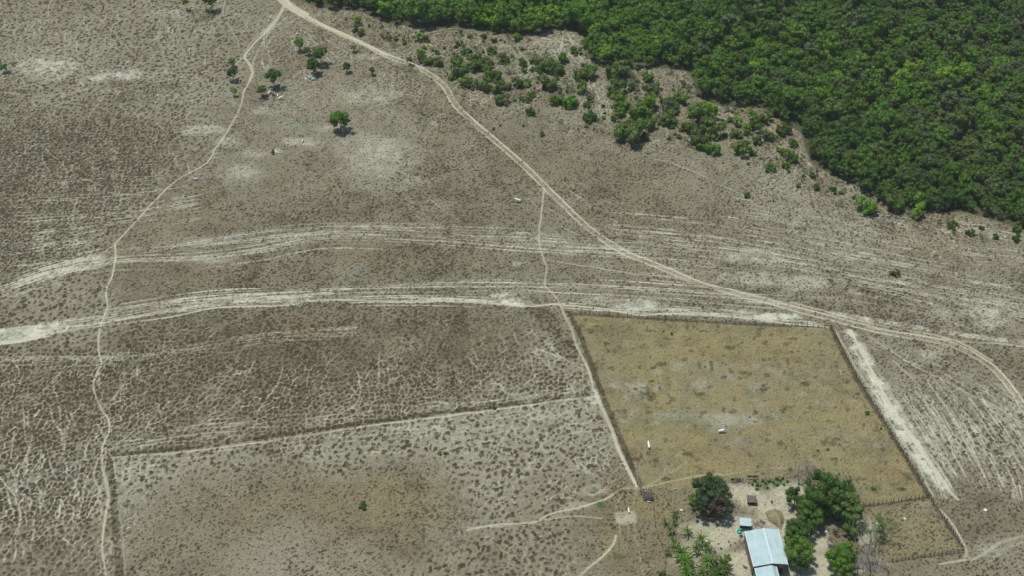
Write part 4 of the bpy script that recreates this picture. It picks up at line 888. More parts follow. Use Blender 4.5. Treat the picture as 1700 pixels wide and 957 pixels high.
V = []; F = []; tube(V, F, (0, 0, -.2), (0, 0, 1.0), .14, .10, 6); PSTEM = pymesh('stem', V, F, [simple('palm_stem', (.22, .18, .11), (.34, .29, .18), 4)])
for i, (px, py, w_, kd, lab) in enumerate([
 (1120, 854, 15, 'dark', 'small palm at the top of the palm grove, right of two'), (1104, 866, 15, 'olive', 'small palm at the top left of the palm grove'),
 (1120, 868, 12, 'dark', 'dark small palm just under the topmost palm'), (1113, 881, 18, 'grey', 'palm on the left side of the grove, below the top pair'),
 (1141, 882, 20, 'olive', 'palm with pale yellow base standing apart at the top right'), (1118, 902, 22, 'olive', 'palm on the left side at half height of the grove'),
 (1108, 917, 13, 'dark', 'small palm sticking out furthest to the left'), (1164, 897, 24, 'olive', 'palm at the upper right of the grove'),
 (1173, 908, 22, 'dark', 'dark palm at the right of the grove, under the upper right one'), (1132, 919, 28, 'mid', 'green palm in the left middle of the grove'),
 (1156, 913, 20, 'olive', 'olive palm in the centre of the grove'), (1139, 934, 26, 'mid', 'green palm low in the left of the grove'),
 (1177, 934, 32, 'olive', 'large palm with wide arching blades in the lower right'), (1201, 938, 28, 'olive', 'palm furthest right in the grove near the long house'),
 (1141, 951, 26, 'mid', 'palm at the bottom edge, leftmost of three'), (1168, 954, 26, 'olive', 'palm at the bottom edge, middle of three'), (1191, 953, 26, 'dark', 'palm at the bottom edge, rightmost of three')]):
    R_ = w_ / ppm(py) / 2 * 1.22; hh = .6 + R_ * .5; x, y, _ = un(px, py, hh); e = empty('palm', (x, y, gz(x, y)), random.uniform(0, 6))
    for q in range(1 if w_ < 26 else 2):
        k = R_ / 1.45
        f_ = obj('fronds', PALM[(i + q) % 4], e, (random.uniform(-.4, .4) * q, random.uniform(-.4, .4) * q, hh - .35 * q), (random.uniform(-.2, .2), random.uniform(-.2, .2), random.uniform(0, 6)), (k, k, k)); setmat(f_, LEAF[kd])
    obj('stem', PSTEM, e, (0, 0, 0), None, (1, 1, hh)); tag(e, lab, 'palm', 'palms of the grove by the yard')

# ---- bare trees
def bare(seed, h, spread, depth=5, lean=(0, 0)):
    r = random.Random(seed); V = []; F = []; ends = []
    def br(p, d, L, rad, k):
        q = p + d * L; tube(V, F, p, q, rad, rad * .66, 4)
        if k == 0: ends.append(q); return
        for _ in range(3 if k > 1 else 2):
            nd = d + np.array([r.gauss(0, spread), r.gauss(0, spread), r.gauss(.05, spread * .5)]); nd /= np.linalg.norm(nd)
            br(q, nd, L * r.uniform(.6, .88), rad * .6, k - 1)
    d0 = np.array([lean[0], lean[1], 1.0]); d0 /= np.linalg.norm(d0)
    br(np.array([0, 0, -.2]), d0, h * .3, h * .028, depth)
    return V, F, ends
for (px, py, h, sprd, lean, lab, leaves) in [
 (1325, 806, 7.5, .34, (0, 0), 'grey leafless tree rising behind the garden plot', 0),
 (1340, 797, 6.0, .34, (.1, 0), 'thin leafless tree above the largest farm tree', 0),
 (1437, 925, 9.0, .42, (.25, .3), 'big bare tree with sparse green tips beside the pen', 26),
 (1452, 940, 7.0, .5, (.1, .1), 'bare grey tree over the lower left corner of the pen', 0),
 (1428, 885, 5.5, .5, (.4, 0), 'low bare tree at the right edge of the farm trees', 0),
 (1462, 900, 6.5, .5, (.3, .3), 'bare tree with green tips standing furthest into the pen', 30),
 (1444, 950, 7.5, .5, (-.1, .2), 'bare grey tree at the bottom edge below the pen corner', 0),
 (1420, 945, 6.0, .5, (.2, .1), 'bare grey tree just right of the bright yellow green tree', 0),
 (1446, 905, 6.0, .5, (.5, .2), 'leaning bare tree with a few green leaves by the pen', 22)]:
    x, y, _ = un(px, py, 0); V, F, E = bare(int(px), h, sprd, 5, lean)
    e = empty('bare_tree', (x, y, gz(x, y))); n1 = 5 * 4
    obj('trunk', pymesh('trunk', V[:8], F[:5], [M_dead]), e); obj('branches', pymesh('branches', V[8:], [tuple(i - 8 for i in f) for f in F[5:]], [M_dead]), e)
    if leaves:
        rr = np.random.default_rng(int(px)); E = np.array(E); E = E[rr.choice(len(E), min(leaves, len(E)), replace=False)]; Q = []
        for c in E:
            for _ in range(16):
                p = c + rr.normal(0, .28, 3); t = rr.normal(size=3); t /= np.linalg.norm(t); b = np.cross(t, rr.normal(size=3)); b /= np.linalg.norm(b); s = .16
                Q += [p - t * s, p - b * s * .7, p + t * s, p + b * s * .7]
        me = fast_mesh('foliage', np.array(Q), np.arange(len(Q)).reshape(-1, 4), [LEAF['mid']]); fattr(me, 'leaf', rr.random(len(Q) // 4)); obj('foliage', me, e)
    tag(e, lab, 'bare tree')

# ------------------------------------------------------------------ fences
PM = []
for i in range(4):
    rr = random.Random(600 + i); V = []; F = []; a, b = rr.uniform(-.10, .10), rr.uniform(-.10, .10)
    tube(V, F, (0, 0, -.2), (a * .5, b * .5, .8), .085, .075, 6); tube(V, F, (a * .5, b * .5, .8), (a, b, 1.55), .075, .06, 6); PM.append(pymesh('post', V, F, [M_post]))
def fence(pts, spacing, label, name='wire_fence', scale=1.0, wires=(.4, .8, 1.2), jit=.15, group=None):
    P = np.array([un(*p)[:2] for p in pts]); seg = np.linalg.norm(np.diff(P, axis=0), axis=1); tot = seg.sum(); n = max(2, int(tot / spacing))
    e = empty(name, (P[0][0], P[0][1], 0)); o0 = P[0]; W = []
    for i in range(n + 1):
        s = tot * i / n + (random.uniform(-jit, jit) * spacing if 0 < i < n else 0); k = 0
        while k < len(seg) - 1 and s > seg[k]: s -= seg[k]; k += 1
        p = P[k] + (P[k + 1] - P[k]) * min(s / seg[k], 1); z = gz(*p); W.append((p[0] - o0[0], p[1] - o0[1], z))
        obj('post', random.choice(PM), e, W[-1], (random.uniform(-.07, .07), random.uniform(-.07, .07), random.uniform(0, 6)), (scale, scale, scale * random.uniform(.88, 1.1)))
    V = []; F = []
    for hgt in wires:
        for i in range(len(W) - 1): tube(V, F, (W[i][0], W[i][1], W[i][2] + hgt * scale), (W[i + 1][0], W[i + 1][1], W[i + 1][2] + hgt * scale), .016, .016, 4)
    obj('wire', pymesh('wire', V, F, [M_wire]), e)
    return tag(e, label, 'fence', group)
fence([(947,523),(1010,526),(1100,532),(1200,538),(1300,543)], 2.6, 'wire fence along the top of the straw paddock, left and middle stretch')
fence([(1303,543),(1345,544),(1378,546)], 1.5, 'close set fence at the top right corner of the straw paddock')
fence([(1380,548),(1402,592),(1432,646),(1472,710),(1510,773),(1541,824)], 1.25, 'long fence down the right side of the straw paddock')
fence([(945,524),(960,560),(975,600),(994,655),(1012,697),(1032,745),(1048,785),(1058,806)], 2.8, 'wire fence down the left side of the straw paddock', scale=.9)
fence([(1543,826),(1572,870),(1600,914)], 1.0, 'close set post fence down the right side of the pen')
fence([(1598,918),(1560,922),(1520,927),(1475,935)], 1.0, 'close set post fence along the bottom of the pen')
fence([(1539,827),(1510,830),(1480,835),(1436,842)], 1.05, 'post fence dividing the pen from the straw paddock')
fence([(192,758),(300,746),(430,729),(560,710),(700,691),(830,675),(985,656)], 6.5, 'thin wire fence along the boundary across the lower left fields', scale=.8, wires=(.5, 1.1))
fence([(192,762),(196,810),(200,870),(207,960)], 5.0, 'thin wire fence running down the lower left field to the bottom edge', scale=.8, wires=(.5, 1.1))
fence([(1084,832),(1086,860),(1090,890),(1098,905),(1106,930),(1102,956)], 2.6, 'crooked thin fence left of the palm grove', scale=.9, wires=(.6, 1.1))
fence([(1200,801),(1214,801),(1240,803),(1262,801),(1290,797),(1320,794)], 2.4, 'low fence behind the garden plot below the straw paddock', scale=.75, wires=(.5, 1.0))
fence([(1058,806),(1064,812),(1063,822),(1070,826)], .9, 'short dark gate fence at the lower left corner of the paddock', scale=1.0)

# ------------------------------------------------------------------ buildings
M_roof, nt, bs = newmat('metal_roof')
tc = N(nt, 'ShaderNodeTexCoord'); wv = N(nt, 'ShaderNodeTexWave', wave_type='BANDS', bands_direction='X'); wv.inputs['Scale'].default_value = 2.6
nt.links.new(tc.outputs['Object'], wv.inputs['Vector'])
br = N(nt, 'ShaderNodeTexBrick'); br.inputs['Scale'].default_value = 1.0; br.inputs['Color1'].default_value = (.36, .52, .53, 1); br.inputs['Color2'].default_value = (.46, .61, .62, 1); br.inputs['Mortar'].default_value = (.36, .46, .47, 1)
br.inputs['Mortar Size'].default_value = .015; br.inputs['Brick Width'].default_value = .85; br.inputs['Row Height'].default_value = 2.4
nt.links.new(tc.outputs['Object'], br.inputs['Vector'])
c = mixc(nt, noise(nt, .7, 4, a=0, b=.5), br.outputs[0], (.55, .67, .68))
c = mixc(nt, noise(nt, .9, 5, .7, lo=.56, hi=.74, a=0, b=.45), c, (.30, .25, .19))
nt.links.new(c, bs.inputs['Base Color']); bs.inputs['Metallic'].default_value = .15; bs.inputs['Roughness'].default_value = .48
bp = N(nt, 'ShaderNodeBump'); bp.inputs['Distance'].default_value = .03; nt.links.new(wv.outputs[0], bp.inputs['Height']); nt.links.new(bp.outputs[0], bs.inputs['Normal'])
M_mud = simple('brown_boards', (.15, .105, .08), (.23, .17, .13), 2.0, bump=.02)
M_board = simple('dark_boards', (.05, .04, .032), (.11, .09, .07), 3.0)
M_dim = simple('dark_opening', (.02, .02, .022), (.035, .035, .035), 2.0)
M_teal = simple('teal_plastic', (.0, .36, .27), (.01, .46, .34), 3.0, .4)
M_green = simple('green_paint', (.0, .15, .11), (.01, .2, .15), 2.0, .5)
M_brownroof = simple('old_brown_roof', (.10, .08, .07), (.19, .155, .135), 2.5, bump=.03)
M_thatch = simple('thatch', (.30, .25, .13), (.48, .41, .24), 5.0, 1.0, bump=.08)
M_tarp = simple('grey_cloth', (.20, .22, .23), (.34, .37, .38), 2.0)
M_pale = simple('pale_cloth', (.36, .37, .42), (.5, .5, .55), 2.0)
M_cd = simple('dark_cloth', (.02, .018, .025), (.05, .04, .05), 3.0)
M_sheet = simple('old_metal_sheet', (.32, .30, .28), (.45, .44, .42), 2.0, .6)
def boxes(name, lst, mat, parent=None, M=None):
    """lst of 8-corner hulls or (x0,x1,y0,y1,z0,z1)"""
    V = []; F = []
    for b in lst:
        x0, x1, y0, y1, z0, z1 = b; o = len(V)
        V += [(x0, y0, z0), (x1, y0, z0), (x1, y1, z0), (x0, y1, z0), (x0, y0, z1), (x1, y0, z1), (x1, y1, z1), (x0, y1, z1)]
        F += [(o, o + 3, o + 2, o + 1), (o + 4, o + 5, o + 6, o + 7), (o, o + 1, o + 5, o + 4), (o + 1, o + 2, o + 6, o + 5), (o + 2, o + 3, o + 7, o + 6), (o + 3, o, o + 4, o + 7)]
    return obj(name, pymesh(name, V, F, [mat]), parent)
def gable_shell(name, w0, w1, L0, L1, ze, zr, ridge, t, mat, parent):
    """folded roof sheet: x from w0 to w1 with its ridge line at x=ridge, y from L0 to L1"""
    prof = [(w0, ze), (ridge, zr), (w1, ze), (w1, ze - t), (ridge, zr - t), (w0, ze - t)]
    V = [(x, L0, z) for x, z in prof] + [(x, L1, z) for x, z in prof]
    F = [(0, 1, 7, 6), (1, 2, 8, 7), (2, 3, 9, 8), (3, 4, 10, 9), (4, 5, 11, 10), (5, 0, 6, 11), (0, 5, 4, 1), (1, 4, 3, 2), (6, 7, 10, 11), (7, 8, 9, 10)]
    return obj(name, pymesh(name, V, F, [mat]), parent)
def gable_walls(name, x0, x1, y0, y1, ze, zr, ridge, t, mat, parent):
    prof = [(x0, 0), (x1, 0), (x1, ze), (ridge, zr), (x0, ze)]; V = []; F = []
    V = [(x, y0, z) for x, z in prof] + [(x, y1, z) for x, z in prof]
    F = [(0, 1, 2, 3, 4), (5, 9, 8, 7, 6), (0, 4, 9, 5), (1, 6, 7, 2), (0, 5, 6, 1), (2, 7, 8, 3), (3, 8, 9, 4)]
    return obj(name, pymesh(name, V, F, [mat]), parent)
ZE, ZR = 3.9, 4.65
Pq = np.array(un(1236, 883.5, ZE)); Qq = np.array(un(1251, 942, ZE)); Rq = np.array(un(1294.4, 888.6, ZE))
u_ = Pq[:2] - Qq[:2]; LEN = np.linalg.norm(u_); u_ /= LEN; v_ = np.array([u_[1], -u_[0]]); WID = float(np.dot(Rq[:2] - Pq[:2], v_)) 
rz = math.atan2(u_[1], u_[0]) - math.pi / 2
print('house', LEN, WID, math.degrees(rz))
hs = empty('long_house', (Qq[0], Qq[1], 0), rz)          # local x across, y away from camera along the ridge
gable_shell('roof', 0, WID, 0, LEN, ZE, ZR, WID * .545, .05, M_roof, hs)
gable_walls('wall', .06, WID - .35, .3, LEN - .3, ZE - .06, ZR - .12, WID * .545, .1, M_mud, hs)
boxes('ridge_cap', [(WID * .545 - .16, WID * .545 + .16, -.02, LEN + .02, ZR - .005, ZR + .035)], simple('ridge_metal', (.48, .60, .61), (.56, .67, .67), 2, .5), hs)
boxes('roof_trim', [(-.04, .05, -.02, LEN + .02, ZE - .10, ZE + .02), (WID - .05, WID + .04, -.02, LEN + .02, ZE - .10, ZE + .02)], simple('white_trim', (.62, .72, .70), (.7, .78, .76), 2, .5), hs)
EW = WID * .545 + 1.0
gable_shell('porch_roof', .25, EW, -9.0, -.12, ZE - .45, ZR - .45, WID * .52, .05, M_roof, hs)
gable_walls('porch_wall', .30, EW - .3, -8.8, .28, ZE - .55, ZR - .56, WID * .52, .1, M_green, hs)
boxes('porch_trim', [(.20, .32, -9.0, -.12, ZE - .5, ZE - .38), (EW - .10, EW + .02, -9.0, -.12, ZE - .5, ZE - .36)], simple('porch_white_trim', (.62, .72, .70), (.7, .78, .76), 2, .5), hs)
boxes('door', [(EW + .9, EW + 1.8, .24, .30, 0, 2.05)], M_dim, hs)
for k in range(3):
    wdw = boxes('window', [(.0, .058, 1.6 + k * 3.2, 2.5 + k * 3.2, 1.1, 2.1)], M_board, hs)
    boxes('window_sill', [(-.06, .07, 1.5 + k * 3.2, 2.6 + k * 3.2, 1.02, 1.08)], M_sheet, wdw)
tag(hs, 'long house with pale blue metal gable roof at the bottom edge', 'house')
def local_frame(px, py, rzd, name):
    x, y, _ = un(px, py, 0); return empty(name, (x, y, gz(x, y)), math.radians(rzd))
# small tin roofed shack above the house
e = local_frame(1236, 882, -6, 'tin_shack')
boxes('wall', [(-1.15, 1.15, 0, 1.5, 0, 1.85)], M_board, e)
V = [(-1.35, -.25, 1.95), (1.35, -.25, 1.95), (1.35, 1.75, 2.35), (-1.35, 1.75, 2.35)]; V += [(a, b, c - .05) for a, b, c in V]
obj('roof', pymesh('roof', V, [(0, 1, 2, 3), (7, 6, 5, 4), (0, 4, 5, 1), (1, 5, 6, 2), (2, 6, 7, 3), (3, 7, 4, 0)], [M_roof]), e)
boxes('door', [(-.1, .6, -.05, .0, 0, 1.6)], M_dim, e); boxes('post', [(-1.2, -1.1, -.1, -.02, 0, 1.9)], M_post, e); boxes('post', [(1.1, 1.2, -.1, -.02, 0, 1.9)], M_post, e)
tag(e, 'small shack with a pale tin roof just above the long house', 'shack')
e = local_frame(1238, 884.5, -6, 'metal_sheet'); o = boxes('sheet', [(-.75, .75, -.02, .02, 0, 1.0)], M_sheet, e); o.rotation_euler = (math.radians(-38), 0, 0); boxes('batten', [(-.7, .7, .03, .09, .45, .55)], M_post, e).rotation_euler = (math.radians(-38), 0, 0)
tag(e, 'grey metal sheet leaning against the front of the small shack', 'metal sheet')
# brown roofed hut
e = local_frame(1247.5, 840, -4, 'brown_hut')
boxes('wall', [(-1.0, 1.0, 0, 1.6, 0, 1.25)], M_board, e)
V = [(-1.2, -.2, 1.3), (1.2, -.2, 1.3), (1.0, .9, 1.85), (-.85, .9, 1.85), (1.2, 1.9, 1.3), (-1.2, 1.9, 1.3)]; V += [(a, b, c - .07) for a, b, c in V]
obj('roof', pymesh('roof', V, [(0, 1, 2, 3), (3, 2, 4, 5), (9, 8, 7, 6), (11, 10, 8, 9), (0, 6, 7, 1), (1, 7, 8, 2), (2, 8, 10, 4), (4, 10, 11, 5), (5, 11, 9, 3), (3, 9, 6, 0)], [M_brownroof]), e)
boxes('fascia', [(-1.22, 1.22, -.26, -.205, 1.18, 1.32)], simple('pink_board', (.24, .17, .14), (.30, .22, .18), 2), e); boxes('door', [(-.2, .35, -.05, .0, 0, 1.1)], M_dim, e)
tag(e, 'tiny hut with a dark brown roof in the sandy yard', 'hut')
# thatched hut: shaggy pitched thatch with a pointed front
x, y, _ = un(1288, 866, 0); e = empty('thatched_hut', (x, y, gz(x, y)), math.radians(6)); rr = random.Random(5)
V = []; F = []; nu, nv = 26, 9
apex_a, apex_b = np.array([-.5, 1.6, 2.3]), np.array([.25, -.9, 2.15])
base_out = [(-1.9, 2.3), (0, 2.7), (1.7, 2.2), (1.75, .3), (1.25, -1.0), (.35, -2.5), (-.55, -1.2), (-1.7, .2)]
bo = np.array(base_out); per = []
for i in range(nu):
    t = i / nu * len(bo); k = int(t); f = t - k; per.append(bo[k] * (1 - f) + bo[(k + 1) % len(bo)] * f)
for j in range(nv):
    s = j / (nv - 1)
    for i, p in enumerate(per):
        ty = min(max((p[1] + .9) / 2.5, 0), 1); ap = apex_b * (1 - ty) + apex_a * ty; b3 = np.array([p[0], p[1], .55])
        q = b3 * (1 - s) + ap * s; q = q + np.array([rr.gauss(0, .05), rr.gauss(0, .05), rr.gauss(0, .05)]) * (1 - s * .5); V.append(q)
for j in range(nv - 1):
    for i in range(nu): F.append((j * nu + i, j * nu + (i + 1) % nu, (j + 1) * nu + (i + 1) % nu, (j + 1) * nu + i))
F.append(tuple(range(nu))[::-1]); F.append(tuple((nv - 1) * nu + i for i in range(nu)))
thatch = obj('roof', pymesh('roof', V, F, [M_thatch]), e)
V = []; F = []
for _ in range(1500):                                          # loose straw ends
    i = rr.randrange(nu); s = rr.random(); p = per[i]; ty = min(max((p[1] + .9) / 2.5, 0), 1); ap = apex_b * (1 - ty) + apex_a * ty
    q = np.array([p[0], p[1], .55]) * (1 - s) + ap * s; d = np.array([p[0], p[1], .55]) - ap; d /= np.linalg.norm(d); d = d + np.array([rr.gauss(0, .2), rr.gauss(0, .2), rr.gauss(.1, .15)])
    tube(V, F, q, q + d * .6, .045, .015, 4)
obj('straw', pymesh('straw', V, F, [simple('straw', (.38, .32, .18), (.58, .50, .31), 6)]), thatch)
for (a, b) in ((-1.3, 1.6), (1.1, 1.6), (1.0, -.3), (-1.0, -.2)):
    V = []; F = []; tube(V, F, (a, b, 0), (a, b, .95), .07, .06, 6); obj('post', pymesh('post', V, F, [M_post]), e)
tag(e, 'straw coloured thatched hut with pointed front in the yard', 'hut')
# dark stick shelter by the gate
e = local_frame(1075, 832, -3, 'stick_shelter'); rr = random.Random(9)
V = []; F = []
for i in range(22): a = -1.05 + i * .1; tube(V, F, (a, -.2 + rr.gauss(0, .1), 1.15), (a + rr.gauss(0, .1), 1.5 + rr.gauss(0, .1), 1.45), .05, .04, 4)
for i in range(8): b = -.1 + i * .22; tube(V, F, (-1.1, b, 1.24 + b * .15), (1.15, b + rr.gauss(0, .1), 1.24 + b * .15), .05, .05, 4)
obj('roof', pymesh('roof', V, F, [simple('grey_sticks', (.06, .055, .05), (.13, .12, .11), 4)]), e)
for (a, b, h) in ((-1, 0, 1.2), (1, 0, 1.2), (1, 1.4, 1.4), (-1, 1.4, 1.4), (-1.1, 2.2, 1.5), (.9, 2.3, 1.5)):
    V = []; F = []; tube(V, F, (a, b, 0), (a, b, h), .07, .06, 6); obj('post', pymesh('post', V, F, [M_post]), e)
V = []; F = []; tube(V, F, (-1.3, 2.9, 1.1), (-.6, 1.3, 1.2), .09, .07, 5); tube(V, F, (-1.1, 2.2, 1.4), (.9, 2.3, 1.4), .06, .06, 5); tube(V, F, (-.3, 1.9, 1.3), (1.1, 1.7, 1.35), .06, .05, 5); obj('beam', pymesh('beam', V, F, [M_post]), e)
tag(e, 'dark stick roofed shelter beside the gate at the paddock corner', 'shelter')
# clothes lines
def laundry(px0, py0, px1, py1, items, label):
    p = np.array(un(px0, py0, 0)); q = np.array(un(px1, py1, 0)); d = q - p; L = np.linalg.norm(d); e = empty('clothes_line', (p[0], p[1], gz(p[0], p[1])), math.atan2(d[1], d[0]))
    for x in (0, L):
        V = []; F = []; tube(V, F, (x, 0, -.1), (x, 0, 1.5), .06, .05, 6); obj('post', pymesh('post', V, F, [M_post]), e)
    V = []; F = []; tube(V, F, (0, 0, 1.4), (L, 0, 1.4), .015, .015, 4); obj('line', pymesh('line', V, F, [M_wire]), e); tag(e, label, 'clothes line')
    for (x0, x1, drop, mat, lab) in items:
        V = []; F = []; n = 8
        for i in range(n + 1):
            x = x0 + (x1 - x0) * i / n; wv_ = .07 * math.sin(i * 1.9 + x0)
            V += [(x, -.10 + wv_ * 1.4, 1.4 - drop), (x, .02 + wv_ * .2, 1.42), (x, .14 + wv_, 1.4 - drop * .9)]
        for i in range(n):
            for a in (0, 1): F.append((3 * i + a, 3 * i + 3 + a, 3 * i + 4 + a, 3 * i + 1 + a))
        me = pymesh('cloth', V, F, [mat]); c = obj('hung_cloth', me, None, e.location, e.rotation_euler); c.modifiers.new('thick', 'SOLIDIFY').thickness = .02
        tag(c, lab, 'laundry')
laundry(1213, 802, 1231.5, 801, [(.1, .65, .7, M_cd, 'dark cloth at the left end of the left clothes line'), (.7, 1.3, .8, M_pale, 'pale lilac cloth hung beside the dark one on the left line'), (1.4, 2.5, 1.2, M_tarp, 'large grey sheet at the right end of the left clothes line')], 'left clothes line with a grey sheet behind the garden plot')
laundry(1240, 797.5, 1257.5, 797, [(.15, .6, .6, M_cd, 'dark cloth, leftmost on the right clothes line'), (.65, 1.0, .5, M_cd, 'small dark cloth, second on the right clothes line'), (1.1, 1.5, .6, M_tarp, 'grey cloth in the middle of the right clothes line'), (1.55, 2.1, .7, M_cd, 'dark cloth, widest one on the right clothes line'), (2.2, 2.5, .7, M_tarp, 'grey cloth, rightmost on the right clothes line')], 'right clothes line with small dark clothes behind the garden plot')
# teal basin and teal barrel
def lathe(prof, n=18):
    V = []; F = []
    for (r_, z) in prof:
        for i in range(n): a = 2 * math.pi * i / n; V.append((r_ * math.cos(a), r_ * math.sin(a), z))
    for j in range(len(prof) - 1):
        for i in range(n): F.append((j * n + i, j * n + (i + 1) % n, (j + 1) * n + (i + 1) % n, (j + 1) * n + i))
    F.append(tuple(range(n))[::-1]); F.append(tuple((len(prof) - 1) * n + i for i in range(n))); return V, F
x, y, _ = un(1227, 884.5, .2); V, F = lathe([(.34, 0), (.40, .1), (.52, .42), (.56, .44), (.52, .40), (.38, .12)])
tag(obj('wash_basin', pymesh('wash_basin', V, F, [M_teal]), None, (x, y, gz(x, y))), 'round teal plastic basin left of the small shack', 'basin')
x, y, _ = un(1230, 881, .4); V, F = lathe([(.30, 0), (.33, .25), (.33, .7), (.28, .82), (.12, .86), (.12, .93)])
tag(obj('water_barrel', pymesh('water_barrel', V, F, [M_teal]), None, (x, y, gz(x, y))), 'teal plastic barrel between the basin and the small shack', 'barrel')
x, y, _ = un(1230.5, 892, .1); V, F = lathe([(.36, 0), (.42, .06), (.42, .16), (.36, .22), (.22, .22), (.18, .12), (.22, .02)])
tag(obj('old_tyre', pymesh('old_tyre', V, F, [M_post]), None, (x, y, gz(x, y))), 'dark round tyre at the upper left corner of the long house', 'tyre')
# logs and branch piles
def log(px, py, L, ang, rad, mat, label, name='log', cat='log'):
    x, y, _ = un(px, py, 0); V = []; F = []
    tube(V, F, (-L / 2, 0, rad), (0, .05, rad * 1.1), rad, rad * .95, 8); tube(V, F, (0, .05, rad * 1.1), (L / 2, 0, rad), rad * .95, rad * .7, 8)
    tag(obj(name, pymesh(name, V, F, [mat]), None, (x, y, gz(x, y)), (0, 0, math.radians(ang))), label, cat)
M_logp = simple('pale_log', (.42, .38, .28), (.55, .5, .38), 3)
log(1181, 863.5, 1.5, -4, .14, M_logp, 'pale log lying below the left shade cluster'); log(1212, 863, 1.4, -38, .14, M_logp, 'pale slanting log between shade cluster and small shack')
log(1221, 857.5, 2.2, -3, .05, M_post, 'thin dark pole lying above the small shack', 'pole', 'pole'); log(1214, 809.5, 1.4, -55, .16, M_logp, 'pale slanting log below the left clothes line')
log(1077, 835, .9, 0, .17, M_logp, 'short pale log in front of the stick shelter'); log(1122, 813, 1.5, 4, .10, M_logp, 'pale log lying right of the paddock gate corner')
log(1212, 851, .9, 20, .05, M_post, 'short dark stick above the pale slanting log', 'pole', 'pole')
def pile(px, py, n, R_, mat, label, name='branch_pile', seed=1):
    x, y, _ = un(px, py, 0); V = []; F = []; rr = random.Random(seed)
    for _ in range(n):
        a = rr.uniform(0, 3.14); L = R_ * rr.uniform(.5, 1.1); c = (rr.gauss(0, R_ * .25), rr.gauss(0, R_ * .2), rr.uniform(.05, .35)); d = (math.cos(a) * L / 2, math.sin(a) * L / 2, rr.gauss(0, .1))
        tube(V, F, (c[0] - d[0], c[1] - d[1], max(.02, c[2] - d[2])), (c[0] + d[0], c[1] + d[1], max(.02, c[2] + d[2])), .04, .02, 4)
    tag(obj(name, pymesh(name, V, F, [mat]), None, (x, y, gz(x, y))), label, 'branches')
pile(1256, 872, 30, 1.2, M_dead, 'grey heap of cut branches between small shack and thatched hut', seed=2)
pile(1266, 870, 12, 1.6, M_post, 'dark thin branches on the sand left of the thatched hut', seed=3)
pile(1455, 944, 90, 3.2, M_dead, 'wide tangle of grey branches at the lower left of the pen', seed=4)
pile(1432, 932, 60, 3.0, M_dead, 'tangle of bare branches under the bare trees at the bottom', seed=5)
pile(1318, 846, 22, 1.3, M_dead, 'small heap of pale branches right of the thatched hut', seed=6)
pile(1360, 843, 24, 1.6, M_dead, 'heap of grey branches between the farm trees', seed=7)
# stones
def rock(px, py, r_, mat, label, seed):
    x, y, _ = un(px, py, 0); rr = np.random.default_rng(seed); iv, ff = ico(2); v = iv * r_ * rr.uniform(.8, 1.15, (len(iv), 1)) * np.array([1.2, 1, .75])
    tag(obj('stone', pymesh('stone', v, ff, [mat], smooth=False), None, (x, y, gz(x, y) + r_ * .3)), label, 'stone')
M_rock = simple('white_stone', (.55, .56, .52), (.72, .72, .66), 3); M_rockg = simple('grey_stone', (.18, .21, .22), (.30, .34, .35), 3)
rock(1636, 848, .42, M_rock, 'single white stone on brown ground right of the pen', 1); rock(516, 130, .9, M_rockg, 'blue grey boulder under the dark tree, left one', 2); rock(521, 132, .8, M_rockg, 'blue grey boulder under the dark tree, right one', 3)
rock(508, 131, .35, M_rock, 'small white stone left of the blue grey boulders', 4); rock(262, 158, .3, M_rock, 'tiny white stone on the upper left pasture', 5); rock(1458, 871, .5, M_rock, 'pale stone in the upper middle of the pen', 6); rock(1502, 862, .3, M_rock, 'small pale stone inside the pen', 7); rock(1371, 885, .4, M_rock, 'pale stone in the gap between farm trees', 8); rock(1131, 849, .3, M_rock, 'small white stone left of the left shade cluster', 9)

# scattered litter of the yard: chips, sticks, husks
rr = random.Random(77); V = []; F = []
for _ in range(900):
    px, py = rr.gauss(1255, 46), rr.gauss(862, 42)
    if py > 960 or py < 800: continue
    x, y, _z = un(px, py, 0); a = rr.uniform(0, 3.14); L = rr.choice([.12, .2, .3, .5]); z = gz(x, y) + .03
    if yard[int((y - Y0) / DX), int((x - X0) / DX)] < .3: continue
    tube(V, F, (x - math.cos(a) * L / 2, y - math.sin(a) * L / 2, z), (x + math.cos(a) * L / 2, y + math.sin(a) * L / 2, z + .03), rr.uniform(.03, .08), .03, 4)
tag(obj('yard_litter', pymesh('yard_litter', V, F, [simple('litter', (.07, .06, .045), (.26, .22, .16), 1.5)])), 'small sticks, husks and chips scattered over the sandy yard', 'litter', kind='stuff')
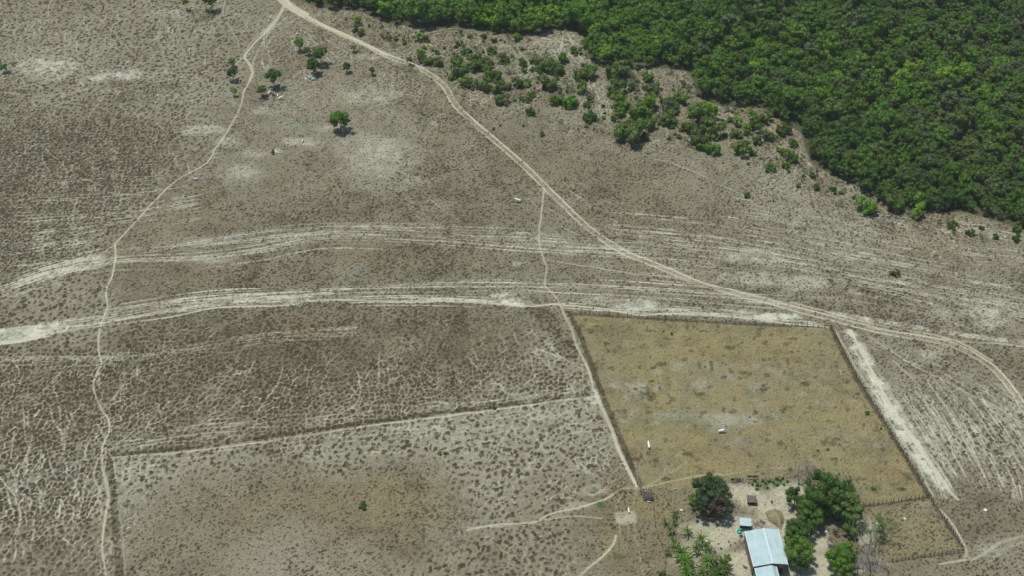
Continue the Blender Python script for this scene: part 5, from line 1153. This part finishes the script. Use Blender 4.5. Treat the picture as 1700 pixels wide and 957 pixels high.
# ------------------------------------------------------------------ cattle
def skin_body(name, verts, edges, radii, mat):
    me = bpy.data.meshes.new(name); me.from_pydata(verts, edges, []); me.materials.append(mat)
    o = bpy.data.objects.new(name, me); COL.objects.link(o)
    o.modifiers.new('skin', 'SKIN'); o.modifiers['skin'].use_smooth_shade = True
    for i, r_ in enumerate(radii):
        rr = r_ if isinstance(r_, tuple) else (r_, r_); me.skin_vertices[0].data[i].radius = rr; me.skin_vertices[0].data[i].use_root = (i == 0)
    s = o.modifiers.new('sub', 'SUBSURF'); s.levels = 1; s.render_levels = 1
    dg = bpy.context.evaluated_depsgraph_get(); m2 = bpy.data.meshes.new_from_object(o.evaluated_get(dg)); m2.name = name
    bpy.data.objects.remove(o); return m2
def cow_mesh(mat, head_down=False, name='zebu'):
    # x forward, root at the pelvis
    v = [(-.75, 0, 1.05), (-.3, 0, 1.0), (.2, 0, 1.0), (.55, 0, 1.1), (.6, 0, 1.42), (.85, 0, 1.2 if not head_down else .95), (1.1, 0, 1.35 if not head_down else .6), (1.42, 0, 1.18 if not head_down else .25)]
    rd = [(.27, .29), (.31, .33), (.30, .34), (.25, .30), .11, (.15, .19), (.12, .13), .075]
    e = [(0, 1), (1, 2), (2, 3), (3, 4), (3, 5), (5, 6), (6, 7)]
    for sy in (-1, 1):
        b = len(v); v += [(-.72, .20 * sy, .78), (-.62, .20 * sy, .50), (-.76, .20 * sy, .34), (-.72, .20 * sy, .03)]; rd += [.15, .085, .06, .055]; e += [(0, b), (b, b + 1), (b + 1, b + 2), (b + 2, b + 3)]
        b = len(v); v += [(.50, .19 * sy, .70), (.50, .19 * sy, .38), (.48, .19 * sy, .03)]; rd += [.12, .065, .055]; e += [(3, b), (b, b + 1), (b + 1, b + 2)]
        b = len(v); v += [(1.06, .2 * sy, 1.36 if not head_down else .66)]; rd += [.035]; e += [(6, b)]
    b = len(v); v += [(-.98, 0, 1.0), (-1.04, 0, .6), (-1.03, 0, .38)]; rd += [.04, .03, .045]; e += [(0, b), (b, b + 1), (b + 1, b + 2)]
    return skin_body(name, v, e, rd, mat)
CW, CWD, CB, CR = cow_mesh(M_white), cow_mesh(M_white, True), cow_mesh(M_black, True), cow_mesh(M_brownh)
V = []; F = []
for sy in (-1, 1): tube(V, F, (1.12, .08 * sy, 1.42), (1.10, .24 * sy, 1.58), .035, .025, 5); tube(V, F, (1.10, .24 * sy, 1.58), (1.14, .28 * sy, 1.78), .025, .008, 5)
HORN = pymesh('horns', V, F, [M_horn]); HORND = pymesh('horns', [(a + .02, b, c - .76) for a, b, c in V], F, [M_horn])
for (px, py, rot, me, k, lab, gp) in [
 (860, 333, 165, CW, 1.0, 'white zebu standing side on in the middle pasture left of the road', None),
 (325, 296, 200, CW, .75, 'white zebu beside the left trail on pale ground', None),
 (502, 233, 80, CWD, .7, 'white zebu grazing on its own left of the pale patch', None),
 (453, 252, 84, CB, 1.0, 'black zebu seen end on in the upper pasture', None),
 (1077, 741, 96, CW, 1.0, 'white zebu seen end on in the lower left of the straw paddock', None),
 (1044, 848, 100, CW, .72, 'white calf standing above the pale rectangular patch', None),
 (1198, 717, 5, CWD, 1.0, 'white zebu grazing side on in the pale middle of the paddock', None),
 (447, 154, 60, CW, .8, 'white zebu at the left edge of the tree shade', None),
 (461, 158, 90, CW, .62, 'white calf inside the tree shade between two grown cattle', None),
 (465, 163, 20, CW, .95, 'white zebu lying lowest of the cattle under the tree', None),
 (453.5, 156, 150, CR, .85, 'reddish brown zebu at the left of the tree shade', None)]:
    x, y, _ = un(px, py, .6); e = empty('zebu', (x, y, gz(x, y)), math.radians(rot)); e.scale = (k * .92, k * 1.05, k * .92)
    obj('body', me, e); obj('horns', HORND if me in (CWD, CB) else HORN, e)
    tag(e, lab.replace('lying lowest', 'standing lowest'), 'zebu' if 'calf' not in lab else 'calf')
DOG = skin_body('dog', [(-.3, 0, .5), (0, 0, .48), (.3, 0, .52), (.48, 0, .68), (.66, 0, .66), (-.3, .1, .3), (-.34, .1, .02), (-.3, -.1, .3), (-.34, -.1, .02), (.28, .1, .28), (.28, .1, .02), (.28, -.1, .28), (.28, -.1, .02), (-.55, 0, .6)],
    [(0, 1), (1, 2), (2, 3), (3, 4), (0, 5), (5, 6), (0, 7), (7, 8), (2, 9), (9, 10), (2, 11), (11, 12), (0, 13)], [.12, .13, .14, .09, .05, .06, .035, .06, .035, .055, .035, .055, .035, .025], M_black)
x, y, _ = un(1237, 944, .3); tag(obj('dog', DOG, None, (x, y, gz(x, y)), (0, 0, math.radians(-28))), 'dark dog standing on the sand beside the long house wall', 'dog')

# ------------------------------------------------------------------ thin air haze round the whole scene
hm = bpy.data.materials.new('haze'); hm.use_nodes = True; ht = hm.node_tree
for n_ in list(ht.nodes):
    if n_.type != 'OUTPUT_MATERIAL': ht.nodes.remove(n_)
pv = N(ht, 'ShaderNodeVolumePrincipled'); pv.inputs['Color'].default_value = (.86, 1.0, .90, 1); pv.inputs['Density'].default_value = 0.00012; pv.inputs['Anisotropy'].default_value = 0.3
ht.links.new(pv.outputs[0], ht.nodes['Material Output'].inputs['Volume'])
V = [(x, y, z) for z in (-1.8, 300.0) for x, y in ((-4200, -2700), (4200, -2700), (4200, 6200), (-4200, 6200))]
tag(obj('haze', pymesh('haze', V, [(0, 3, 2, 1), (4, 5, 6, 7), (0, 1, 5, 4), (1, 2, 6, 5), (2, 3, 7, 6), (3, 0, 4, 7)], [hm])), 'thin pale haze in the air over the whole plain', 'haze', kind='stuff')
